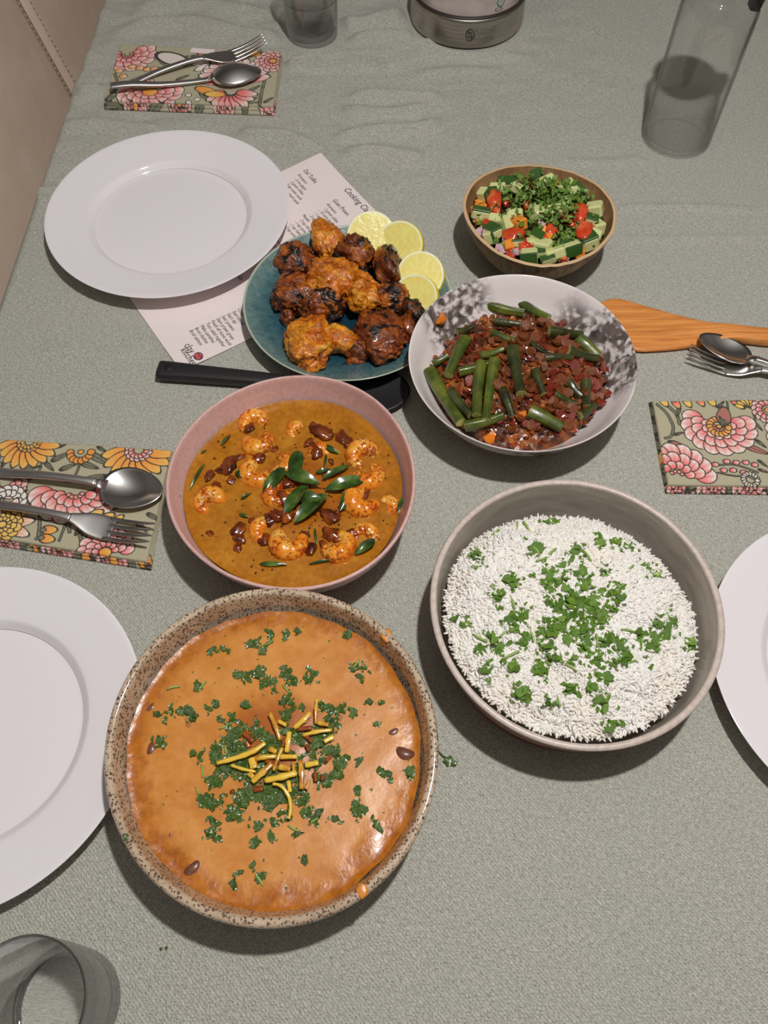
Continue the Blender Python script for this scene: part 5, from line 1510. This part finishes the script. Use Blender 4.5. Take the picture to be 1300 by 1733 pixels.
for (a, b, w, dk_, lb) in OK:
    mx_, my_ = (a[0] + b[0]) / 2, (a[1] + b[1]) / 2
    x, y, z = on_okra(mx_, my_, .003)
    p, q = P(*a, z + .003), P(*b, z + .003)
    d = q - p
    za, zb = okra_z(p.x - OC[0], p.y - OC[1]), okra_z(q.x - OC[0], q.y - OC[1])
    lift = .0035 if lb else .0022
    body, e0, e1 = okra_vf(d.length * 1.08, w * .00058, .22)
    r = root('okra_piece', T((x, y, max(z, (za + zb) / 2) + lift)) @ RZ(math.atan2(d.y, d.x)) @ RY(-math.atan2(zb - za, d.length) * .7) @ RX(rnd.uniform(0, 3)), lb or 'small browned okra piece ' + where(x - OC[0], y - OC[1], .085, 'the okra'), 'okra', 'okra pieces in the marbled bowl')
    obj('skin', mesh('skin', body, mod if dk_ else mok), r)
    for e in (e0, e1):
        obj('cut_end', mesh('cut_end', e, moi, False), r)
mma = B('onion_masala', rough=.22, spec=.5, coat=.35)
mma.randv(7.)
g = mma.noise(60, 4, .6)
mma.set('Base Color', mma.ramp(g, [(.28, C(48, 22, 10, 1.)), (.45, C(92, 44, 20, 1.)), (.58, C(146, 78, 34, 1.1)), (.72, C(186, 116, 58, 1.1))])).bump(mma.noise(160, 3), .35, .0015)
mmr = B('tomato_masala', rough=.2, spec=.5, coat=.35)
mmr.randv(7.)
mmr.set('Base Color', mmr.ramp(mmr.noise(60, 3), [(.3, C(90, 26, 16, 1.)), (.6, C(142, 50, 28, 1.)), (.8, C(186, 96, 44, 1.))])).bump(mmr.noise(160, 3), .3, .0015)
def chip(seed):
    r_ = random.Random(seed)
    n = 7
    v = []
    for s in (1, -1):
        for k in range(n):
            a = 2 * PI * k / n
            q = .5 * r_.uniform(.75, 1.1)
            x, y = q * math.cos(a), q * math.sin(a) * r_.uniform(.6, .85)
            v.append((x, y, s * .12 + .5 * x * x - .15))
    f = [tuple(range(n)), tuple(range(2 * n - 1, n - 1, -1))] + [(k, n + k, n + (k + 1) % n, (k + 1) % n) for k in range(n)]
    return v, f
CH = [chip(s) for s in range(8)]
ch_o = [mesh('onion_piece', c_, mma, False) for c_ in CH]; ch_t = [mesh('tomato_piece', c_, mmr, False) for c_ in CH]
v, f = disc(lambda a: .0835 + .003 * math.sin(4 * a + 1) + .002 * math.sin(9 * a), lambda x, y, t: okra_z(x, y) - .002 - .006 * max(0, t - .9) / .1 + .0016 * fbm(x, y, 160, 1.), 40, 120)
items = [((v, f), None, 0)]
for k in range(620):
    a, t = rnd.uniform(0, 2 * PI), math.sqrt(rnd.random())
    x, y = .0815 * t * math.cos(a), .0815 * t * math.sin(a)
    items.append((CH[rnd.randrange(8)], orient(x, y, okra_z(x, y) + rnd.uniform(-.0012, .0014), .9, rnd.uniform(.004, .0085)), 1 if rnd.random() < .25 else 0))
mbx = MB()
for vf, mm, mi in items: mbx.add(vf, mm, mi)
obj('onion_masala', mesh('onion_masala', mbx.vf(), [mma, mmr], False, mbx.mi), None, T((OC[0], OC[1], 0)), 'brown onion and tomato masala coating the okra', 'masala', None, 'stuff')
for k in range(150):
    px = 700 + 0; 
    a, t = rnd.uniform(0, 2 * PI), math.sqrt(rnd.random()) * .95
    px, py = 892 + 140 * t * math.cos(a) + 12, 628 + 106 * t * math.sin(a)
    if px < 850 and rnd.random() < .55: px += 120
    x, y, z = on_okra(px, py, .004)
    red_ = rnd.random() < .3
    obj('tomato_piece' if red_ else 'onion_piece', (ch_t if red_ else ch_o)[rnd.randrange(8)], None, orient(x, y, z + rnd.uniform(.0015, .0048), .6, rnd.uniform(.009, .0155)),
        ('soft red tomato piece ' if red_ else 'glossy brown onion piece ') + where(x - OC[0], y - OC[1], .085, 'the okra'), 'tomato' if red_ else 'onion', 'tomato pieces in the okra' if red_ else 'onion pieces in the okra')
mor = B('orange_sauce_bit', rough=.25)
mor.set('Base Color', mor.ramp(mor.noise(60, 2), [(.3, C(186, 88, 20)), (.7, C(216, 128, 36))]))
for (cx_, cy_, s, lb) in ((200, 262, .017, 'orange brown onion square stuck on the upper left wall of the marbled bowl'), (480, 858, .015, 'orange onion sliver at the bottom edge of the okra'), (640, 770, .012, 'bright orange bit between okra pieces at the bottom')):
    p = P(680 + cx_ / 3.17, 460 + cy_ / 3.17, .045)
    zz = .049 if cy_ < 300 else .046 if cy_ < 800 else .036
    obj('onion_piece', mesh('onion_piece', CH[2], mor, False), None, T((p.x, p.y, zz)) @ RZ(rnd.uniform(0, 3)) @ (RX(R(-35)) if cy_ < 300 else RX(0)) @ S3(s), lb, 'onion')

# ================================================================== chicken and lemon
def chick(name, cols, char):
    m = B(name, rough=.28, spec=.5, coat=.3)
    m.randv(9.)
    a = m.noise(44, 6, .66, .8); b_ = m.noise(240, 4, .7)
    rg = m.math('ABSOLUTE', m.math('SUBTRACT', m.noise(110, 4, .6, .6), .5))
    c = m.ramp(m.math('ADD', m.math('MULTIPLY', a, .7), m.math('MULTIPLY', b_, .3)), [(.36, cols[0]), (.48, cols[1]), (.61, cols[2])])
    c = m.mix(m.math('MULTIPLY', m.math('SUBTRACT', 1., m.step(rg, .0, .05)), .55), c, C(70, 28, 10, 1.))
    k = m.math('ADD', m.math('MULTIPLY', m.noise(46, 5, .64, .6), .8), m.math('MULTIPLY', b_, .2))
    c = m.mix(m.step(k, char, char + .045), c, C(22, 16, 14, 1.))
    h = m.math('ADD', m.math('ADD', a, m.math('MULTIPLY', b_, .6)), m.math('MULTIPLY', rg, 2.2))
    m.set('Base Color', c).bump(h, .5, .0028)
    return m
mk_y = chick('grilled_chicken_yellow', (C(140, 60, 14, 1.1), C(206, 112, 22, 1.15), C(232, 160, 44, 1.15)), .585)
mk_b = chick('grilled_chicken_brown', (C(80, 34, 16, 1.1), C(130, 62, 24, 1.1), C(190, 102, 34, 1.15)), .535)
mk_c = chick('grilled_chicken_charred', (C(60, 28, 14, 1.1), C(124, 58, 22, 1.1), C(206, 118, 38, 1.15)), .495)
def on_teal(px, py, h):
    return P(px, py, h)
K = [(523, 580, 78, 88, .036, 'y', 8, 'large yellow orange chicken piece at the front left of the teal plate'), (646, 568, 84, 84, .034, 'b', 20, 'large reddish brown chicken piece at the front right of the teal plate'), (568, 575, 46, 58, .030, 'y', 70, 'flat yellow chicken scrap between the two big front pieces'),
     (499, 497, 76, 62, .034, 'b', 0, 'brown chicken piece at the left of the plate, middle row'), (501, 440, 70, 58, .034, 'b', -20, 'reddish chicken piece at the back left of the plate'), (556, 412, 58, 76, .042, 'y', 10, 'chicken piece with a black pointed tip at the very back'), (600, 430, 74, 60, .042, 'c', 0, 'chicken piece with a charred right end at the back'),
     (657, 452, 50, 68, .040, 'c', 5, 'orange and black chicken piece beside the lemon slices'), (566, 476, 96, 66, .046, 'y', 0, 'charred orange chicken piece in the centre of the pile'), (546, 520, 78, 40, .040, 'c', 5, 'blackened chicken piece right behind the yellow front piece'), (612, 500, 60, 54, .042, 'y', 30, 'orange chicken piece right of the centre'),
     (663, 508, 76, 50, .034, 'c', 20, 'dark chicken piece in front of the lemon slices'), (696, 528, 40, 46, .030, 'c', 40, 'small dark chicken piece nearest the white bowl'), (690, 555, 34, 44, .026, 'b', 0, 'small chicken end tucked behind the big front right piece'), (602, 592, 34, 42, .022, 'c', 60, 'small charred scrap between the front pieces'), (604, 610, 34, 16, .013, 'b', 10, 'tiny reddish chicken crumb at the front of the plate'), (486, 538, 22, 22, .022, 'b', 0, 'small chicken bump at the left edge of the pile')]
for i, (px, py, w, h, ztop, kd, an, lb) in enumerate(K):
    zc = ztop * .58 + .003
    p = on_teal(px, py, zc)
    sx = w * .00050 * .62; sy = h * .00066 * .56; sz = max(.006, ztop * .48)
    me = mesh('chicken_piece', blob(sx, sy, sz, .17, 1.5, i + 11, 5 if w > 50 else 4, .04, .12), {'y': mk_y, 'b': mk_b, 'c': mk_c}[kd])
    obj('chicken_piece', me, None, T((p.x, p.y, zc)) @ RZ(R(an)), lb, 'chicken', 'grilled chicken pieces on the teal plate')
# black tip of the rear piece
mle = B('lemon_flesh', rough=.25, spec=.5, coat=.3)
an_ = mle.math('ARCTAN2', mle.sep(1), mle.sep(0))
segm = mle.math('ABSOLUTE', mle.math('SINE', mle.math('MULTIPLY', an_, 4.5)))
rd_ = mle.math('POWER', mle.math('ADD', mle.math('POWER', mle.sep(0), 2.), mle.math('POWER', mle.sep(1), 2.)), .5)
gg = mle.noise(220, 3)
c = mle.ramp(mle.math('ADD', mle.math('MULTIPLY', gg, .5), .25), [(.3, C(216, 190, 84)), (.7, C(236, 220, 140))])
c = mle.mix(mle.math('MULTIPLY', mle.math('LESS_THAN', segm, .07), .35), c, C(240, 228, 176))
mle.set('Base Color', c).bump(gg, .3, .001)
mpi = B('lemon_pith', C(240, 230, 190), .5)
mpe = B('lemon_peel', rough=.35, spec=.5)
mpe.set('Base Color', mpe.ramp(mpe.noise(40, 2), [(.3, C(230, 182, 20)), (.7, C(244, 206, 48))])).bump(mpe.vor(600), .25, .0008)
def half_disc(r0, r1, z, n=30, a0=0., a1=PI):
    v, f = [], []
    for k in range(n + 1):
        a = a0 + (a1 - a0) * k / n
        v += [(r0 * math.cos(a), r0 * math.sin(a), z), (r1 * math.cos(a), r1 * math.sin(a), z)]
    for k in range(n):
        f.append((2 * k, 2 * k + 1, 2 * k + 3, 2 * k + 2))
    return v, f
def sector(r, h, n=36, a0=0., a1=PI, bulge=.0):
    """solid half slice, flat faces at +-h/2; rounded rind face"""
    v, f = [], []
    zz = [-.5, -.25, 0, .25, .5]
    for k in range(n + 1):
        a = a0 + (a1 - a0) * k / n
        for q in zz:
            rr_ = r - bulge * (2 * abs(q)) ** 2
            v.append((rr_ * math.cos(a), rr_ * math.sin(a), q * h))
    m_ = len(zz)
    for k in range(n):
        for j in range(m_ - 1):
            f.append((k * m_ + j, (k + 1) * m_ + j, (k + 1) * m_ + j + 1, k * m_ + j + 1))
    c0 = len(v); v += [(0, 0, -h / 2), (0, 0, h / 2)]
    for k in range(n):
        f.append((c0, (k + 1) * m_, k * m_)); f.append((c0 + 1, k * m_ + m_ - 1, (k + 1) * m_ + m_ - 1))
    f.append((c0, *[j for j in range(m_)], c0 + 1)); f.append((c0 + 1, *[n * m_ + j for j in range(m_ - 1, -1, -1)], c0))
    return v, f
LR = .0255
def lemon(px, py, z, rz, rx, ry, s, lb, thick=.012):
    p = P(px, py, z)
    r = root('lemon_slice', T((p.x, p.y, z)) @ RZ(R(rz)) @ RX(R(rx)) @ RY(R(ry)) @ S3(s), lb, 'lemon', 'lemon pieces on the teal plate')
    A0, A1 = 0., 2 * PI
    obj('peel', mesh('peel', sector(LR, thick, 40, A0, A1, .0012), mpe), r)
    for sg in (1, -1):
        obj('pith', mesh('pith', half_disc(LR * .885, LR * .955, sg * (thick / 2 + .0002), 40, A0, A1), mpi), r)
        obj('flesh', mesh('flesh', half_disc(.0, LR * .885, sg * (thick / 2 + .0003), 40, A0, A1), mle), r)
lemon(629, 402, .034, 0, 38, 0, 1.08, 'pale lemon slice at the back of the chicken, nearest the recipe title')
lemon(678, 416, .030, -35, 40, 12, 1.02, 'lemon slice with yellow rind half hidden behind the first slice', .014)
lemon(712, 468, .026, -30, 30, 8, 1.02, 'pale lemon slice at the right of the plate, second nearest the white bowl')
lemon(704, 506, .026, -50, 34, 14, .98, 'lemon slice with bright yellow rind nearest the white bowl', .015)
hb = [(LEAVES[k % 8], T(tuple(P(a, b, zz))) @ RZ(k) @ RX(.6) @ S3(.004), 0) for k, (a, b, zz) in enumerate(((630, 396, .046), (664, 403, .044), (600, 560, .03)))]

# ================================================================== salad
SC = (.1655, .7010)
def sal_z(x, y):
    r = math.hypot(x, y) / .076
    return .0465 + .013 * max(0, 1 - r ** 2.2) + .002 * fbm(x, y, 40, 6.)
def on_salad(cx_, cy_, dz=0.):
    px, py = 760 + cx_ / 4.333, 270 + cy_ / 4.333
    z = .055
    for _ in range(5):
        p = P(px, py, z + dz); z = sal_z(p.x - SC[0], p.y - SC[1])
    d_ = math.hypot(p.x - SC[0], p.y - SC[1])
    k_ = min(1., .0625 / max(d_, 1e-6))
    return SC[0] + (p.x - SC[0]) * k_, SC[1] + (p.y - SC[1]) * k_, z
mcu_f = B('cucumber_flesh', rough=.22, spec=.5, coat=.2)
mcu_f.randv(4.)
mcu_f.set('Base Color', mcu_f.ramp(mcu_f.noise(80, 3), [(.3, C(176, 184, 116)), (.7, C(214, 212, 158))]))
mcu_s = B('cucumber_skin', rough=.28, spec=.5)
mcu_s.set('Base Color', mcu_s.ramp(mcu_s.noise(90, 3), [(.3, C(28, 58, 24, 1.2)), (.7, C(66, 102, 44, 1.2))]))
mto = B('tomato_flesh', rough=.16, spec=.5, coat=.4)
mto.randv(4.)
mto.set('Base Color', mto.ramp(mto.noise(60, 3), [(.3, C(176, 42, 20, 1.1)), (.55, C(206, 72, 36, 1.1)), (.75, C(226, 124, 74, 1.1))]))
mca = B('carrot_flesh', rough=.3, spec=.5)
mca.set('Base Color', mca.ramp(mca.noise(70, 2), [(.3, C(228, 118, 24)), (.7, C(240, 150, 60))]))
mon = B('red_onion', rough=.25, spec=.5)
mon.randv(8.)
mon.set('Base Color', mon.ramp(mon.noise(60, 2), [(.35, C(110, 44, 84)), (.5, C(196, 156, 170)), (.65, C(222, 206, 202))]))
cu_me = [(mesh('flesh', bevel_box(1, .85, .8, .14), mcu_f, False), mesh('skin', [(a * 1.0, b * 1.0, c_ + .0) for a, b, c_ in bevel_box(.98, .83, .12, .3)[0]] and bevel_box(.98, .84, .14, .3), mcu_s, False)), (mesh('flesh', bevel_box(1.15, .7, .62, .16), mcu_f, False), mesh('skin', bevel_box(1.13, .69, .13, .3), mcu_s, False))]
CUC = [(225, 285, 95, 20, 'r'), (215, 222, 80, 0, 's'), (380, 142, 100, 5, 's'), (292, 178, 80, 10, 'p'), (322, 535, 100, 60, 's'), (432, 480, 100, 80, 'p'), (582, 730, 120, 10, 'r'), (685, 640, 105, 30, 'p'), (775, 700, 105, -15, 'p'), (895, 668, 110, -20, 'r'), (1062, 640, 95, -15, 's'), (1152, 520, 90, 70, 'p'), (1118, 592, 78, 20, 'p'), (600, 612, 60, 0, 'p'), (232, 412, 90, 0, 's'), (910, 162, 90, -30, 'p'), (715, 166, 80, -15, 'p'), (505, 212, 80, 40, 'p'), (890, 240, 80, 10, 'p'), (790, 372, 105, 0, 'p'), (645, 395, 95, 70, 'p'), (1062, 382, 95, 20, 'p'), (1008, 222, 85, 40, 's'), (640, 132, 70, -10, 's'), (655, 692, 70, 0, 's'), (290, 590, 70, 20, 'r'), (505, 610, 60, 10, 's'), (1020, 600, 80, 30, 'p'), (725, 755, 70, 0, 's'), (480, 400, 80, 10, 'p'), (840, 620, 60, 10, 's'), (1040, 460, 70, 10, 's'), (330, 440, 70, 0, 'p'), (160, 440, 60, 30, 's'), (640, 560, 70, 20, 's'), (1130, 640, 60, 0, 'p')]
for (cx_, cy_, s, an, kd) in CUC:
    x, y, z = on_salad(cx_, cy_, .004)
    sc_ = min(.0178, s / 4.333 * .00082); z += .0035 * max(0, math.hypot(x - SC[0], y - SC[1]) - .045) / .018
    rot = RZ(R(-an + rnd.uniform(-10, 10))) @ RX(R(rnd.uniform(-22, 22))) @ RY(R(rnd.uniform(-22, 22)))
    if kd == 's': rot = rot
    elif kd == 'r': rot = rot @ RX(R(90)) if rnd.random() < .5 else rot @ RY(R(75))
    else: rot = rot @ RX(R(170))
    lb = {'s': 'dark skinned cucumber cube ', 'r': 'half skinned cucumber cube ', 'p': 'pale cucumber cube '}[kd] + where(x - SC[0], y - SC[1], .069, 'the salad')
    r = root('cucumber_cube', T((x, y, z + .0035)) @ rot @ S3(sc_), lb, 'cucumber', 'cucumber cubes in the salad')
    k = rnd.randrange(2)
    obj('flesh', cu_me[k][0], r); obj('skin', cu_me[k][1], r, T((0, 0, .40 if k == 0 else .31)))
TOM = [(330, 295, 100, 165, 'tall red tomato chunk at the left of the salad'), (470, 555, 150, 90, 'red tomato chunk at the front left of the salad'), (992, 525, 120, 140, 'biggest red tomato chunk at the right of the salad'), (960, 385, 125, 100, 'glossy tomato wedge above the biggest chunk at the right'), (615, 186, 50, 50, 'small tomato cube at the back of the salad'), (572, 328, 65, 50, 'small tomato piece half covered by herbs near the middle'), (255, 600, 90, 60, 'red tomato piece at the lower left rim of the salad'), (745, 530, 85, 75, 'tomato piece in the middle front of the salad'), (560, 640, 85, 70, None), (452, 702, 60, 60, None), (715, 575, 60, 50, None), (380, 180, 50, 40, None), (425, 310, 50, 60, None), (285, 470, 80, 60, None), (830, 715, 60, 60, None), (860, 680, 50, 40, None), (905, 470, 60, 60, None), (840, 430, 40, 40, None)]
for i, (cx_, cy_, w, h, lb) in enumerate(TOM):
    x, y, z = on_salad(cx_, cy_, .005)
    me = mesh('tomato_chunk', blob(w / 4.333 * .00036, h / 4.333 * .00048, min(w, h) / 4.333 * .0003, .3, 1.4, i + 50, 3, .03), mto)
    obj('tomato_chunk', me, None, T((x, y, z + .0045)) @ RX(R(rnd.uniform(-15, 15))), lb or 'small red tomato bit ' + where(x - SC[0], y - SC[1], .069, 'the salad'), 'tomato', 'tomato chunks in the salad')
ca_me = mesh('carrot_cube', bevel_box(1, .9, .8, .1), mca, False)
for (cx_, cy_, s, lb) in ((175, 365, 85, 'orange carrot cube at the left rim of the salad'), (857, 118, 55, 'orange carrot cube at the back rim of the salad'), (512, 466, 85, 'orange carrot cube near the middle of the salad'), (150, 295, 75, 'orange carrot piece above the left rim cube'), (446, 628, 62, 'small orange carrot cube at the front left'), (1162, 435, 50, 'small orange carrot bit at the right rim'), (985, 705, 65, 'orange carrot piece at the front right rim'), (725, 570, 50, 'small orange carrot cube in the middle front'), (160, 440, 50, 'small orange carrot bit below the left rim cube'), (700, 520, 45, 'small orange carrot bit right of the middle')):
    x, y, z = on_salad(cx_, cy_, .005)
    obj('carrot_cube', ca_me, None, T((x, y, z + .0045)) @ RZ(rnd.uniform(0, 3)) @ RX(R(rnd.uniform(-30, 30))) @ RY(R(rnd.uniform(-30, 30))) @ S3(s / 4.333 * .00076), lb, 'carrot', 'carrot cubes in the salad')
on_me = [mesh('onion_piece', c_, mon, False) for c_ in CH]
for k, (cx_, cy_, s) in enumerate(((210, 530, 90), (390, 650, 95), (490, 662, 80), (950, 620, 80), (1090, 540, 70), (680, 475, 60), (1140, 340, 55), (265, 535, 60), (1100, 480, 60), (880, 740, 60), (420, 585, 50), (350, 690, 60))):
    x, y, z = on_salad(cx_, cy_, .006)
    obj('onion_piece', on_me[k % 8], None, orient(x, y, z + .006, .5, s / 4.333 * .0008), 'pink red onion piece ' + where(x - SC[0], y - SC[1], .069, 'the salad'), 'onion', 'red onion pieces in the salad')
v, f = disc(lambda a: .0735 * crf(a) / .0805, lambda x, y, t: sal_z(x, y) - .003 + .0015 * fbm(x, y, 150, 3.), 26, 90)
items = [((v, f), None, 0)]
for k in range(700):
    q = rnd.random()
    if q < .72: cx_, cy_ = rnd.gauss(730, 170), rnd.gauss(290, 95)
    elif q < .85: cx_, cy_ = rnd.gauss(860, 60), rnd.gauss(575, 40)
    else: cx_, cy_ = rnd.uniform(180, 1150), rnd.uniform(180, 720)
    x, y, z = on_salad(cx_, cy_, .006)
    if math.hypot(x - SC[0], y - SC[1]) > .069: continue
    items.append((LEAVES[rnd.randrange(8)], orient(x - SC[0], y - SC[1], z + rnd.uniform(.005, .0145 if q < .72 else .009), 1.0, rnd.uniform(.005, .011)), 1))
msalb = B('salad_juices', C(52, 50, 26), .25)
mbx = MB()
for vf, mm, mi in items: mbx.add(vf, mm, mi)
obj('chopped_herbs', mesh('chopped_herbs', mbx.vf(), [msalb, mh_s], True, mbx.mi), None, T((SC[0], SC[1], 0)), 'finely chopped green herbs tossed through the salad', 'herb', None, 'stuff')
